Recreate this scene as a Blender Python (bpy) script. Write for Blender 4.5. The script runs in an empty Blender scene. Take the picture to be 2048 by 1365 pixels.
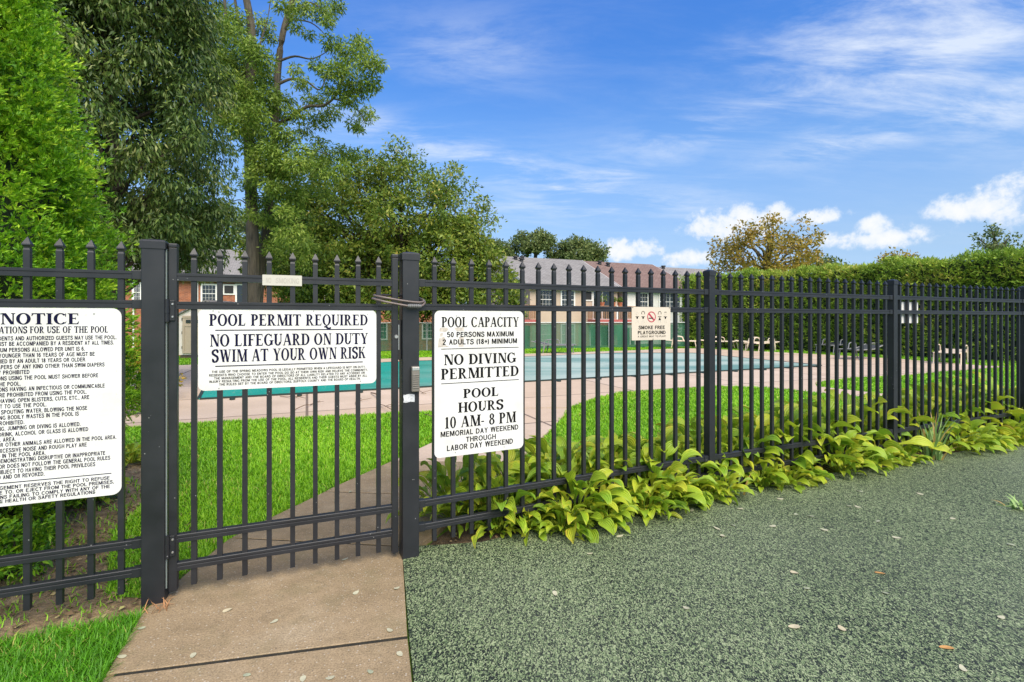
import bpy, bmesh, math, random
import numpy as np
from mathutils import Vector, Matrix, Euler

random.seed(7)
rng = np.random.default_rng(7)
scene = bpy.context.scene
COL = scene.collection

# ------------------------------------------------------------------ camera
CAM_H = 1.43
cam_d = bpy.data.cameras.new("camera")
cam = bpy.data.objects.new("camera", cam_d)
COL.objects.link(cam)
cam.location = (0, 0, CAM_H)
cam.rotation_euler = (math.radians(90), 0, 0)
cam_d.sensor_width = 36
cam_d.lens = 1000 / 2048 * 36
cam_d.shift_y = -42.5 / 2048
cam_d.clip_start = 0.05
cam_d.clip_end = 3000
scene.camera = cam

# ------------------------------------------------------------------ light
SUN_EL, SUN_AZ = math.radians(48), math.radians(155)
SUN_DIR = Vector((math.sin(SUN_AZ) * math.cos(SUN_EL), math.cos(SUN_AZ) * math.cos(SUN_EL), math.sin(SUN_EL)))
sun_d = bpy.data.lights.new("sun", 'SUN')
sun_d.energy = 2.5
sun_d.angle = math.radians(55)
sun_d.color = (1.0, 0.885, 0.69)
sun = bpy.data.objects.new("sun", sun_d)
COL.objects.link(sun)
sun.location = (10, -20, 30)
sun.rotation_euler = (-SUN_DIR).to_track_quat('-Z', 'Y').to_euler()

scene.view_settings.view_transform = 'Standard'
scene.view_settings.look = 'None'
scene.view_settings.gamma = 1
scene.view_settings.exposure = 1.36
scene.render.engine = 'CYCLES'
scene.cycles.max_bounces = 8
scene.cycles.transparent_max_bounces = 16


class NT:
    """tiny node-tree helper"""
    def __init__(self, tree):
        self.t = tree
        self.n = tree.nodes
        self.l = tree.links

    def new(self, typ, **kw):
        nd = self.n.new(typ)
        for k, v in kw.items():
            setattr(nd, k, v)
        return nd

    def put(self, nd, sock, val):
        s = nd.inputs[sock]
        if hasattr(val, 'is_output'):
            self.l.new(val, s)
        else:
            s.default_value = val

    def math(self, op, a, b=None, c=None, clamp=False):
        nd = self.new('ShaderNodeMath', operation=op, use_clamp=clamp)
        self.put(nd, 0, a)
        if b is not None:
            self.put(nd, 1, b)
        if c is not None:
            self.put(nd, 2, c)
        return nd.outputs[0]

    def mix(self, fac, a, b, blend='MIX'):
        nd = self.new('ShaderNodeMix', data_type='RGBA', blend_type=blend)
        nd.clamp_factor = True
        self.put(nd, 0, fac)
        for i, v in ((6, a), (7, b)):
            self.put(nd, i, v if hasattr(v, 'is_output') else (*v, 1) if len(v) == 3 else v)
        return nd.outputs[2]

    def ramp(self, fac, stops, interp='LINEAR'):
        nd = self.new('ShaderNodeValToRGB')
        cr = nd.color_ramp
        cr.interpolation = interp
        while len(cr.elements) < len(stops):
            cr.elements.new(0.5)
        for e, (p, c) in zip(cr.elements, stops):
            e.position = p
            e.color = (*c, 1) if not isinstance(c, (int, float)) else (c, c, c, 1)
        self.put(nd, 0, fac)
        return nd.outputs[0]

    def noise(self, vec, scale, detail=4, rough=0.55, dist=0.0):
        nd = self.new('ShaderNodeTexNoise')
        if vec is not None:
            self.l.new(vec, nd.inputs['Vector'])
        nd.inputs['Scale'].default_value = scale
        nd.inputs['Detail'].default_value = detail
        nd.inputs['Roughness'].default_value = rough
        nd.inputs['Distortion'].default_value = dist
        return nd.outputs[0]

    def mapping(self, vec, loc=(0, 0, 0), rot=(0, 0, 0), scl=(1, 1, 1)):
        nd = self.new('ShaderNodeMapping')
        self.l.new(vec, nd.inputs[0])
        nd.inputs['Location'].default_value = loc
        nd.inputs['Rotation'].default_value = rot
        nd.inputs['Scale'].default_value = scl
        return nd.outputs[0]

    def mrange(self, v, a, b, c=0.0, d=1.0, smooth=False):
        nd = self.new('ShaderNodeMapRange')
        if smooth:
            nd.interpolation_type = 'SMOOTHSTEP'
        self.put(nd, 0, v)
        for i, x in zip((1, 2, 3, 4), (a, b, c, d)):
            nd.inputs[i].default_value = x
        return nd.outputs[0]


# ------------------------------------------------------------------ sky
world = bpy.data.worlds.new("World")
scene.world = world
world.use_nodes = True
W = NT(world.node_tree)
W.n.clear()
sky = W.new('ShaderNodeTexSky', sky_type='NISHITA')
sky.sun_disc = False
sky.sun_elevation = SUN_EL
sky.sun_rotation = SUN_AZ
sky.air_density = 1.0
sky.dust_density = 0.4
sky.ozone_density = 3.0
tc = W.new('ShaderNodeTexCoord')
sep = W.new('ShaderNodeSeparateXYZ')
W.l.new(tc.outputs['Generated'], sep.inputs[0])
dx, dy, dz = sep.outputs
el = W.math('ARCSINE', dz)
az = W.math('ARCTAN2', dx, dy)
tint = W.ramp(W.math('MAXIMUM', dz, 0.0), [(0.0, (0.30, 0.38, 0.62)), (0.12, (0.36, 0.42, 0.55)), (0.305, (0.31, 0.54, 0.79)), (0.54, (0.19, 0.52, 0.98)), (1.0, (0.2, 0.52, 0.98))])
skycol = W.mix(1.0, sky.outputs[0], tint, 'MULTIPLY')
skycol = W.mix(1.0, skycol, (1.34, 1.40, 1.36), 'MULTIPLY')
# high thin cirrus: a flat layer far overhead, in streaky patches
inv = W.math('DIVIDE', 1.0, W.math('ADD', W.math('MAXIMUM', dz, 0.0), 0.16))
px_ = W.math('MULTIPLY', dx, inv)
py_ = W.math('MULTIPLY', dy, inv)
comb = W.new('ShaderNodeCombineXYZ')
W.l.new(px_, comb.inputs[0])
W.l.new(py_, comb.inputs[1])
cvec = comb.outputs[0]
m1 = W.mapping(cvec, loc=(3.1, 0.4, 0), rot=(0, 0, math.radians(-24)), scl=(0.9, 2.6, 1))
n1 = W.noise(m1, 2.2, 12, 0.66, 0.35)
m2 = W.mapping(cvec, loc=(9.3, 2.2, 0), rot=(0, 0, math.radians(-15)), scl=(0.8, 1.3, 1))
n2 = W.noise(m2, 2.0, 6, 0.6, 0.2)


def patch_sum(lst):
    tot_ = None
    for (a0, e0, ra, re, tilt, amp) in lst:
        da = W.math('SUBTRACT', az, a0)
        de = W.math('SUBTRACT', W.math('SUBTRACT', el, e0), W.math('MULTIPLY', da, tilt))
        ua = W.math('DIVIDE', da, ra)
        ue = W.math('DIVIDE', de, re)
        r2 = W.math('ADD', W.math('MULTIPLY', ua, ua), W.math('MULTIPLY', ue, ue))
        g = W.math('MULTIPLY', W.math('EXPONENT', W.math('MULTIPLY', r2, -1.0)), amp)
        tot_ = g if tot_ is None else W.math('ADD', tot_, g)
    return tot_


cpatch = patch_sum([(0.70, 0.375, 0.17, 0.075, 0.1, 1.0), (0.62, 0.47, 0.20, 0.06, 0.1, 0.75), (0.76, 0.30, 0.10, 0.03, 0.1, 0.5), (-0.10, 0.315, 0.30, 0.035, -0.22, 0.9), (0.12, 0.255, 0.16, 0.018, 0.2, 0.5),
                    (0.36, 0.345, 0.18, 0.035, 0.2, 0.6), (-0.08, 0.49, 0.16, 0.05, 0.0, 0.42), (0.60, 0.285, 0.14, 0.02, 0.05, 0.55), (0.20, 0.215, 0.2, 0.03, 0.0, 0.45), (0.86, 0.27, 0.12, 0.03, 0.1, 0.6),
                    (1.5, 0.4, 0.4, 0.15, 0.0, 0.8), (-1.2, 0.4, 0.4, 0.15, 0.0, 0.7), (2.8, 0.5, 0.6, 0.2, 0.0, 0.9), (-2.4, 0.5, 0.6, 0.2, 0.0, 0.9)])
streak = W.mrange(W.math('ADD', W.math('MULTIPLY', n1, 0.7), W.math('MULTIPLY', n2, 0.4)), 0.44, 0.76, 0.0, 1.0, True)
cirm = W.math('MULTIPLY', streak, W.math('ADD', W.math('MULTIPLY', cpatch, 1.15), 0.10), clamp=True)
cirm = W.math('MULTIPLY', cirm, 0.80)
# low cumulus banks: azimuth/elevation ellipses with a ragged edge
cn = W.noise(tc.outputs['Generated'], 20.0, 9, 0.6, 0.25)
cn2 = W.noise(W.mapping(tc.outputs['Generated'], loc=(4, 1, 2)), 70.0, 5, 0.6, 0.0)
banks = [(0.415, 0.172, 0.085, 0.040), (0.485, 0.180, 0.035, 0.026), (0.545, 0.172, 0.055, 0.018),
         (0.230, 0.132, 0.075, 0.026), (0.155, 0.134, 0.045, 0.022), (0.335, 0.112, 0.05, 0.022),
         (0.640, 0.128, 0.090, 0.024), (0.625, 0.146, 0.03, 0.026), (0.745, 0.160, 0.060, 0.026), (0.785, 0.165, 0.05, 0.040),
         (0.840, 0.160, 0.08, 0.05), (1.2, 0.16, 0.2, 0.06), (1.7, 0.15, 0.2, 0.05), (-1.3, 0.15, 0.25, 0.06),
         (2.6, 0.16, 0.3, 0.06), (-2.4, 0.16, 0.3, 0.06), (0.05, 0.10, 0.12, 0.015)]
tot = None
for (a0, e0, ra, re) in banks:
    ua = W.math('DIVIDE', W.math('SUBTRACT', az, a0), ra)
    ue = W.math('DIVIDE', W.math('SUBTRACT', el, e0), re)
    # flat bottoms: below the middle the ellipse is squashed
    ue = W.math('MULTIPLY', ue, W.mrange(ue, -0.2, 0.0, 1.5, 1.0))
    r2 = W.math('ADD', W.math('MULTIPLY', ua, ua), W.math('MULTIPLY', ue, ue))
    b = W.math('SUBTRACT', 1.0, r2)
    tot = b if tot is None else W.math('MAXIMUM', tot, b)
dens = W.math('ADD', tot, W.math('MULTIPLY', W.math('SUBTRACT', cn, 0.5), 3.6))
dens = W.math('ADD', dens, W.math('MULTIPLY', W.math('SUBTRACT', cn2, 0.5), 1.4))
cum = W.mrange(dens, -0.12, 0.85, 0.0, 0.95, True)
cumcol = W.mix(W.mrange(dens, 0.1, 1.2), (3.9, 4.5, 5.3), (5.2, 5.25, 5.4))
veil = W.mrange(el, 0.02, 0.50, 0.50, 0.05, True)     # pale air towards the horizon
skycol = W.mix(veil, skycol, (2.9, 3.9, 5.1))
skycol = W.mix(cirm, skycol, (4.5, 4.9, 5.5))
skycol = W.mix(cum, skycol, cumcol)
bg = W.new('ShaderNodeBackground')
bg.inputs[1].default_value = 0.075
W.l.new(skycol, bg.inputs[0])
wo = W.new('ShaderNodeOutputWorld')
W.l.new(bg.outputs[0], wo.inputs[0])


# ------------------------------------------------------------------ object helpers
def tag(o, label=None, cat=None, group=None, kind=None):
    if label:
        o['label'] = label
    if cat:
        o['category'] = cat
    if group:
        o['group'] = group
    if kind:
        o['kind'] = kind
    return o


def empty(name, loc, label, cat, group=None):
    o = bpy.data.objects.new(name, None)
    COL.objects.link(o)
    o.location = loc
    o.empty_display_size = 0.1
    return tag(o, label, cat, group)


def root_loc(p):
    v = Vector((0, 0, 0))
    while p is not None:
        v += p.location
        p = p.parent
    return v


def link_mesh(name, me, mat, parent=None, loc=(0, 0, 0)):
    o = bpy.data.objects.new(name, me)
    COL.objects.link(o)
    if mat is not None:
        me.materials.append(mat)
    if parent is not None:
        o.parent = parent
    o.location = loc
    return o


class MB:
    """collects shapes (in world coordinates, through a frame M) and links them as ONE mesh object"""
    def __init__(self, M=None):
        self.v, self.f, self.mi = [], [], []
        self.M = M or Matrix.Identity(4)
        self.cur = 0

    def _add(self, vs, fs):
        b = len(self.v)
        self.v += [self.M @ Vector(p) for p in vs]
        self.f += [tuple(i + b for i in f) for f in fs]
        self.mi += [self.cur] * len(fs)
        return self

    def box(self, a, b):
        x0, y0, z0 = (min(a[i], b[i]) for i in range(3))
        x1, y1, z1 = (max(a[i], b[i]) for i in range(3))
        vs = [(x0, y0, z0), (x1, y0, z0), (x1, y1, z0), (x0, y1, z0), (x0, y0, z1), (x1, y0, z1), (x1, y1, z1), (x0, y1, z1)]
        return self._add(vs, [(0, 3, 2, 1), (4, 5, 6, 7), (0, 1, 5, 4), (1, 2, 6, 5), (2, 3, 7, 6), (3, 0, 4, 7)])

    def cbox(self, a, b, c=0.004):
        """box with chamfered edges"""
        x0, y0, z0 = (min(a[i], b[i]) for i in range(3))
        x1, y1, z1 = (max(a[i], b[i]) for i in range(3))
        bm = bmesh.new()
        bmesh.ops.create_cube(bm, size=1)
        for v in bm.verts:
            v.co = Vector(((x0 + x1) / 2 + v.co.x * (x1 - x0), (y0 + y1) / 2 + v.co.y * (y1 - y0), (z0 + z1) / 2 + v.co.z * (z1 - z0)))
        bmesh.ops.bevel(bm, geom=list(bm.edges), offset=c, segments=2, affect='EDGES', profile=0.5)
        bm.verts.index_update()
        self._add([v.co.copy() for v in bm.verts], [tuple(v.index for v in f.verts) for f in bm.faces])
        bm.free()
        return self

    def rings(self, rings, cap=True):
        n = len(rings[0])
        vs = [p for r in rings for p in r]
        fs = []
        for k in range(len(rings) - 1):
            for i in range(n):
                j = (i + 1) % n
                fs.append((k * n + i, k * n + j, (k + 1) * n + j, (k + 1) * n + i))
        if cap:
            fs.append(tuple(range(n - 1, -1, -1)))
            fs.append(tuple((len(rings) - 1) * n + i for i in range(n)))
        return self._add(vs, fs)

    def sq(self, x, y, prof):
        """square tube along z: prof = [(z, half)]"""
        return self.rings([[(x - h, y - h, z), (x + h, y - h, z), (x + h, y + h, z), (x - h, y + h, z)] for z, h in prof])

    def tube(self, pts, r, n=8, r1=None, closed=False):
        pts = [Vector(p) for p in pts]
        m = len(pts)
        rr = [r + ((r1 if r1 is not None else r) - r) * i / max(1, m - 1) for i in range(m)] if not isinstance(r, (list, tuple)) else r
        rings = []
        up = Vector((0, 0, 1))
        for i, p in enumerate(pts):
            if closed:
                t = pts[(i + 1) % m] - pts[i - 1]
            else:
                t = pts[min(i + 1, m - 1)] - pts[max(i - 1, 0)]
            t.normalize()
            s = t.cross(up)
            if s.length < 0.15:
                s = t.cross(Vector((0, 1, 0)))
            s.normalize()
            u = s.cross(t)
            rings.append([p + (s * math.cos(2 * math.pi * k / n) + u * math.sin(2 * math.pi * k / n)) * rr[i] for k in range(n)])
        if closed:
            rings.append(rings[0])
        return self.rings(rings, cap=not closed)

    def poly(self, pts, h=None):
        """flat polygon (list of 3-D points); with h extruded upwards from it"""
        n = len(pts)
        if h is None:
            return self._add(pts, [tuple(range(n))])
        top = [(p[0], p[1], p[2] + h) for p in pts]
        fs = [tuple(range(n - 1, -1, -1)), tuple(range(n, 2 * n))]
        fs += [(i, (i + 1) % n, n + (i + 1) % n, n + i) for i in range(n)]
        return self._add(list(pts) + top, fs)

    def disc(self, c, axis, r, h, n=12, r2=None):
        c, axis = Vector(c), Vector(axis).normalized()
        s = axis.orthogonal().normalized()
        u = axis.cross(s)
        r2 = r if r2 is None else r2
        R = lambda cc, q: [cc + (s * math.cos(2 * math.pi * k / n) + u * math.sin(2 * math.pi * k / n)) * q for k in range(n)]
        return self.rings([R(c, r), R(c + axis * h, r2)])

    def build(self, name, mat, parent=None, smooth=False, mats=None):
        me = bpy.data.meshes.new(name)
        off = root_loc(parent) if parent is not None else Vector((0, 0, 0))
        loc = Vector((0, 0, 0))
        if parent is None and self.v:
            # origin at the base of the thing
            xs = [v.x for v in self.v]; ys = [v.y for v in self.v]; zs = [v.z for v in self.v]
            loc = Vector(((min(xs) + max(xs)) / 2, (min(ys) + max(ys)) / 2, min(zs)))
            off = loc
        me.from_pydata([tuple(v - off) for v in self.v], [], self.f)
        if mats:
            for m in mats:
                me.materials.append(m)
            me.polygons.foreach_set('material_index', self.mi)
            mat = None
        me.validate()
        if smooth:
            me.polygons.foreach_set('use_smooth', [True] * len(me.polygons))
        me.update()
        bm = bmesh.new(); bm.from_mesh(me)
        bmesh.ops.recalc_face_normals(bm, faces=bm.faces)
        bm.to_mesh(me); bm.free()
        o = link_mesh(name, me, mat, parent)
        o.location = loc
        return o


def np_mesh(name, V, F, mat, parent=None, attr=None, smooth=False):
    """mesh from numpy arrays; F (m,k); attr = per-vertex float array 'rnd'"""
    me = bpy.data.meshes.new(name)
    off = np.array(root_loc(parent)) if parent is not None else np.zeros(3)
    V = np.asarray(V, np.float32) - off.astype(np.float32)
    F = np.asarray(F, np.int32)
    k = F.shape[1]
    me.vertices.add(len(V))
    me.vertices.foreach_set('co', V.ravel())
    me.loops.add(F.size)
    me.loops.foreach_set('vertex_index', F.ravel())
    me.polygons.add(len(F))
    me.polygons.foreach_set('loop_start', np.arange(0, F.size, k, dtype=np.int32))
    me.polygons.foreach_set('loop_total', np.full(len(F), k, np.int32))
    if smooth:
        me.polygons.foreach_set('use_smooth', np.ones(len(F), bool))
    if attr is not None:
        a = me.attributes.new('rnd', 'FLOAT', 'POINT')
        a.data.foreach_set('value', np.asarray(attr, np.float32))
    me.update(calc_edges=True)
    me.validate()
    return link_mesh(name, me, mat, parent)


# ------------------------------------------------------------------ materials
def mat_new(name):
    m = bpy.data.materials.new(name)
    m.use_nodes = True
    N = NT(m.node_tree)
    N.bsdf = N.n['Principled BSDF']
    N.out = N.n['Material Output']
    N.tc = N.new('ShaderNodeTexCoord')
    N.obj = N.tc.outputs['Object']
    geo = N.new('ShaderNodeNewGeometry')
    N.pos = geo.outputs['Position']
    return m, N


def bump(N, h, strength=0.3, dist=0.01):
    b = N.new('ShaderNodeBump')
    b.inputs['Strength'].default_value = strength
    b.inputs['Distance'].default_value = dist
    N.l.new(h, b.inputs['Height'])
    N.l.new(b.outputs[0], N.bsdf.inputs['Normal'])


def plain(name, col, rough=0.6, metal=0.0, var=0.12, scale=8.0, spec=0.5, bmp=0.0):
    m, N = mat_new(name)
    n = N.noise(N.pos, scale, 5, 0.6)
    dark = tuple(c * (1 - var) for c in col)
    lite = tuple(min(1, c * (1 + var)) for c in col)
    N.l.new(N.ramp(n, [(0.3, dark), (0.7, lite)]), N.bsdf.inputs['Base Color'])
    N.bsdf.inputs['Roughness'].default_value = rough
    N.bsdf.inputs['Metallic'].default_value = metal
    N.bsdf.inputs['Specular IOR Level'].default_value = spec
    if bmp:
        bump(N, N.noise(N.pos, scale * 6, 3), bmp, 0.004)
    return m


def fence_paint():
    m, N = mat_new('powder_coated_metal')
    n = N.noise(N.pos, 5, 5, 0.6)
    base = N.ramp(n, [(0.25, (0.012, 0.013, 0.0155)), (0.75, (0.021, 0.0225, 0.026))])
    # small pale chips and bird marks
    v = N.new('ShaderNodeTexVoronoi')
    v.inputs['Scale'].default_value = 34
    N.l.new(N.pos, v.inputs['Vector'])
    spk = N.math('MULTIPLY', N.math('LESS_THAN', v.outputs['Distance'], 0.085), N.math('GREATER_THAN', N.noise(N.pos, 7, 2), 0.56))
    base = N.mix(N.math('MULTIPLY', spk, 0.5), base, (0.45, 0.45, 0.42))
    N.l.new(base, N.bsdf.inputs['Base Color'])
    N.l.new(N.mrange(n, 0.2, 0.8, 0.34, 0.52), N.bsdf.inputs['Roughness'])
    N.bsdf.inputs['Specular IOR Level'].default_value = 0.45
    return m


def leaf_mat(name, stops, rough=0.5, trans=0.3, spec=0.4, tint=None):
    m, N = mat_new(name)
    at = N.new('ShaderNodeAttribute', attribute_name='rnd')
    c = N.ramp(at.outputs['Fac'], stops)
    n = N.noise(N.pos, 1.3, 3)
    c = N.mix(0.55, c, N.ramp(n, [(0.25, (0.78, 0.8, 0.74)), (0.75, (1.0, 1.0, 1.0))]), 'MULTIPLY')
    N.l.new(c, N.bsdf.inputs['Base Color'])
    N.bsdf.inputs['Roughness'].default_value = rough
    N.bsdf.inputs['Specular IOR Level'].default_value = spec
    tr = N.new('ShaderNodeBsdfTranslucent')
    N.l.new(c, tr.inputs[0])
    mx = N.new('ShaderNodeMixShader')
    mx.inputs[0].default_value = trans
    N.l.new(N.bsdf.outputs[0], mx.inputs[1])
    N.l.new(tr.outputs[0], mx.inputs[2])
    N.l.new(mx.outputs[0], N.out.inputs[0])
    return m


def bark_mat(name, c0, c1):
    m, N = mat_new(name)
    mp = N.mapping(N.pos, scl=(14, 14, 2.2))
    n = N.noise(mp, 1.0, 8, 0.65, 0.6)
    N.l.new(N.ramp(n, [(0.3, c0), (0.7, c1)]), N.bsdf.inputs['Base Color'])
    N.bsdf.inputs['Roughness'].default_value = 0.9
    bump(N, n, 0.9, 0.03)
    return m


def concrete_path_mat():
    m, N = mat_new('exposed_aggregate_concrete')
    big = N.noise(N.pos, 1.6, 4, 0.6)
    mid = N.noise(N.pos, 14, 6, 0.7)
    fine = N.noise(N.pos, 130, 3, 0.7)
    c = N.ramp(big, [(0.3, (0.25, 0.185, 0.105)), (0.55, (0.335, 0.25, 0.15)), (0.75, (0.39, 0.31, 0.205))])
    c = N.mix(0.55, c, N.ramp(mid, [(0.28, (0.62, 0.60, 0.52)), (0.62, (1.12, 1.10, 1.05))]), 'MULTIPLY')
    c = N.mix(0.7, c, N.ramp(fine, [(0.3, (0.40, 0.38, 0.35)), (0.65, (1.2, 1.2, 1.2))]), 'MULTIPLY')
    v = N.new('ShaderNodeTexVoronoi')
    v.inputs['Scale'].default_value = 75
    N.l.new(N.pos, v.inputs['Vector'])
    sepc = N.new('ShaderNodeSeparateColor')
    N.l.new(v.outputs['Color'], sepc.inputs[0])
    peb = N.math('MULTIPLY', N.math('LESS_THAN', v.outputs['Distance'], 0.27), N.math('GREATER_THAN', sepc.outputs[0], 0.80))
    pebd = N.math('MULTIPLY', N.math('LESS_THAN', v.outputs['Distance'], 0.27), N.math('LESS_THAN', sepc.outputs[0], 0.10))
    c = N.mix(N.math('MULTIPLY', peb, 0.38), c, (0.62, 0.58, 0.5))
    c = N.mix(N.math('MULTIPLY', pebd, 0.5), c, (0.08, 0.07, 0.06))
    moss = N.math('MULTIPLY', N.mrange(N.noise(N.pos, 2.4, 5, 0.7), 0.52, 0.72), 0.5)
    c = N.mix(moss, c, (0.15, 0.135, 0.06))
    N.l.new(c, N.bsdf.inputs['Base Color'])
    N.bsdf.inputs['Roughness'].default_value = 0.85
    bump(N, N.math('ADD', fine, N.math('MULTIPLY', v.outputs['Distance'], -0.6)), 0.5, 0.004)
    return m


def deck_mat(ang):
    m, N = mat_new('pool_deck_concrete')
    mp = N.mapping(N.pos, rot=(0, 0, -ang))
    br = N.new('ShaderNodeTexBrick')
    br.offset = 0.0
    br.inputs['Scale'].default_value = 1.0
    br.inputs['Brick Width'].default_value = 3.05
    br.inputs['Row Height'].default_value = 2.1
    br.inputs['Mortar Size'].default_value = 0.022
    br.inputs['Color1'].default_value = (0.56, 0.43, 0.31, 1)
    br.inputs['Color2'].default_value = (0.60, 0.48, 0.37, 1)
    br.inputs['Mortar'].default_value = (0.20, 0.15, 0.11, 1)
    N.l.new(mp, br.inputs['Vector'])
    n = N.noise(N.pos, 0.9, 6, 0.65)
    c = N.mix(0.6, br.outputs[0], N.ramp(n, [(0.3, (0.72, 0.68, 0.62)), (0.7, (1.08, 1.05, 1.04))]), 'MULTIPLY')
    f = N.noise(N.pos, 30, 4, 0.7)
    c = N.mix(0.5, c, N.ramp(f, [(0.3, (0.75, 0.72, 0.68)), (0.65, (1.08, 1.08, 1.08))]), 'MULTIPLY')
    N.l.new(c, N.bsdf.inputs['Base Color'])
    N.bsdf.inputs['Roughness'].default_value = 0.8
    bump(N, f, 0.25, 0.004)
    return m


def rubber_mat():
    m, N = mat_new('speckled_rubber_crumb')
    v = N.new('ShaderNodeTexVoronoi')
    v.inputs['Scale'].default_value = 1.0
    warp = N.noise(N.pos, 60, 2, 0.5)
    mp = N.mapping(N.pos, rot=(0, 0, 0.6), scl=(245, 148, 150))
    ad = N.new('ShaderNodeVectorMath', operation='ADD')
    N.l.new(mp, ad.inputs[0])
    cmb = N.new('ShaderNodeCombineXYZ')
    N.l.new(N.math('MULTIPLY', warp, 5.0), cmb.inputs[0])
    N.l.new(N.math('MULTIPLY', N.noise(N.pos, 75, 2), 5.0), cmb.inputs[1])
    N.l.new(cmb.outputs[0], ad.inputs[1])
    N.l.new(ad.outputs[0], v.inputs['Vector'])
    sc = N.new('ShaderNodeSeparateColor')
    N.l.new(v.outputs['Color'], sc.inputs[0])
    big = N.noise(N.pos, 0.55, 4, 0.6)
    k = N.math('ADD', sc.outputs[0], N.math('MULTIPLY', N.math('SUBTRACT', big, 0.5), 0.35))
    c = N.ramp(k, [(0.38, (0.008, 0.013, 0.009)), (0.48, (0.062, 0.092, 0.042)), (0.70, (0.165, 0.228, 0.098)), (0.95, (0.32, 0.37, 0.20))])
    dust = N.mrange(N.noise(N.pos, 0.35, 5, 0.6), 0.45, 0.75, 0.0, 0.22)
    c = N.mix(dust, c, (0.31, 0.34, 0.24))
    N.l.new(c, N.bsdf.inputs['Base Color'])
    N.bsdf.inputs['Roughness'].default_value = 0.65
    N.bsdf.inputs['Specular IOR Level'].default_value = 0.4
    st = N.mrange(N.noise(N.pos, 0.8, 6, 0.7, 0.6), 0.55, 0.72, 0.0, 0.35)
    c = N.mix(st, c, (0.05, 0.065, 0.04))
    N.l.new(c, N.bsdf.inputs['Base Color'])
    bump(N, v.outputs['Distance'], 0.6, 0.004)
    return m


def soil_mat(name, c0, c1, c2):
    m, N = mat_new(name)
    n = N.noise(N.pos, 9, 8, 0.75)
    f = N.noise(N.pos, 55, 5, 0.75)
    c = N.ramp(n, [(0.3, c0), (0.5, c1), (0.72, c2)])
    c = N.mix(0.8, c, N.ramp(f, [(0.3, (0.4, 0.4, 0.4)), (0.65, (1.2, 1.2, 1.2))]), 'MULTIPLY')
    N.l.new(c, N.bsdf.inputs['Base Color'])
    N.bsdf.inputs['Roughness'].default_value = 0.95
    bump(N, f, 0.9, 0.02)
    return m


def cover_mat(ang):
    m, N = mat_new('pool_cover_mesh')
    mp = N.mapping(N.pos, rot=(0, 0, -ang), scl=(0.12, 0.42, 1))
    st = N.noise(mp, 1.0, 4, 0.55, 0.5)
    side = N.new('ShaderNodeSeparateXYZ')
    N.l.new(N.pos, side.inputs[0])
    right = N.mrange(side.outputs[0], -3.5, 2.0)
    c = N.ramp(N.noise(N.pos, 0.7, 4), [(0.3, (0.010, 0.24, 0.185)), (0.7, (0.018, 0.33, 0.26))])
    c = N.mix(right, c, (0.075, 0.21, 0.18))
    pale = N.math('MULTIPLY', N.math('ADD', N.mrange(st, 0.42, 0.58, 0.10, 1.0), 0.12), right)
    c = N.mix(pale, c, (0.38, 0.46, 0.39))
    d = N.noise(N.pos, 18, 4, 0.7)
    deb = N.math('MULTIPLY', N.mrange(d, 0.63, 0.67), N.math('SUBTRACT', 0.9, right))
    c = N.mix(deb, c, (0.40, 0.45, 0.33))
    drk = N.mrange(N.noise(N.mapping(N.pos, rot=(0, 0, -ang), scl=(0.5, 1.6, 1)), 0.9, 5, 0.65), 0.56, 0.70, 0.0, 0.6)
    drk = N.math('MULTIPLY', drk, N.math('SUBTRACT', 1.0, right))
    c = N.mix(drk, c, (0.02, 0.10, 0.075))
    N.l.new(c, N.bsdf.inputs['Base Color'])
    N.bsdf.inputs['Roughness'].default_value = 0.55
    N.bsdf.inputs['Specular IOR Level'].default_value = 0.3
    return m


def siding_mat(name, col, step=0.115):
    m, N = mat_new(name)
    s = N.new('ShaderNodeSeparateXYZ')
    N.l.new(N.pos, s.inputs[0])
    fr = N.math('FRACT', N.math('DIVIDE', s.outputs[2], step))
    n = N.noise(N.pos, 1.2, 3)
    c = N.ramp(n, [(0.3, tuple(x * 0.9 for x in col)), (0.7, col)])
    N.l.new(c, N.bsdf.inputs['Base Color'])
    N.bsdf.inputs['Roughness'].default_value = 0.6
    bump(N, fr, 0.5, 0.02)
    return m


def brick_mat(ang):
    m, N = mat_new('red_brick')
    s = N.new('ShaderNodeSeparateXYZ')
    N.l.new(N.mapping(N.pos, rot=(0, 0, -ang)), s.inputs[0])
    cb = N.new('ShaderNodeCombineXYZ')
    N.l.new(N.math('ADD', s.outputs[0], s.outputs[1]), cb.inputs[0])
    N.l.new(s.outputs[2], cb.inputs[1])
    br = N.new('ShaderNodeTexBrick')
    br.inputs['Scale'].default_value = 1.0
    br.inputs['Brick Width'].default_value = 0.24
    br.inputs['Row Height'].default_value = 0.085
    br.inputs['Mortar Size'].default_value = 0.007
    br.inputs['Color1'].default_value = (0.40, 0.125, 0.05, 1)
    br.inputs['Color2'].default_value = (0.23, 0.07, 0.035, 1)
    br.inputs['Mortar'].default_value = (0.38, 0.25, 0.18, 1)
    N.l.new(cb.outputs[0], br.inputs['Vector'])
    n = N.noise(N.pos, 2.5, 5, 0.7)
    c = N.mix(0.5, br.outputs[0], N.ramp(n, [(0.35, (0.6, 0.55, 0.5)), (0.65, (1.15, 1.1, 1.05))]), 'MULTIPLY')
    N.l.new(c, N.bsdf.inputs['Base Color'])
    N.bsdf.inputs['Roughness'].default_value = 0.85
    return m


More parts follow.
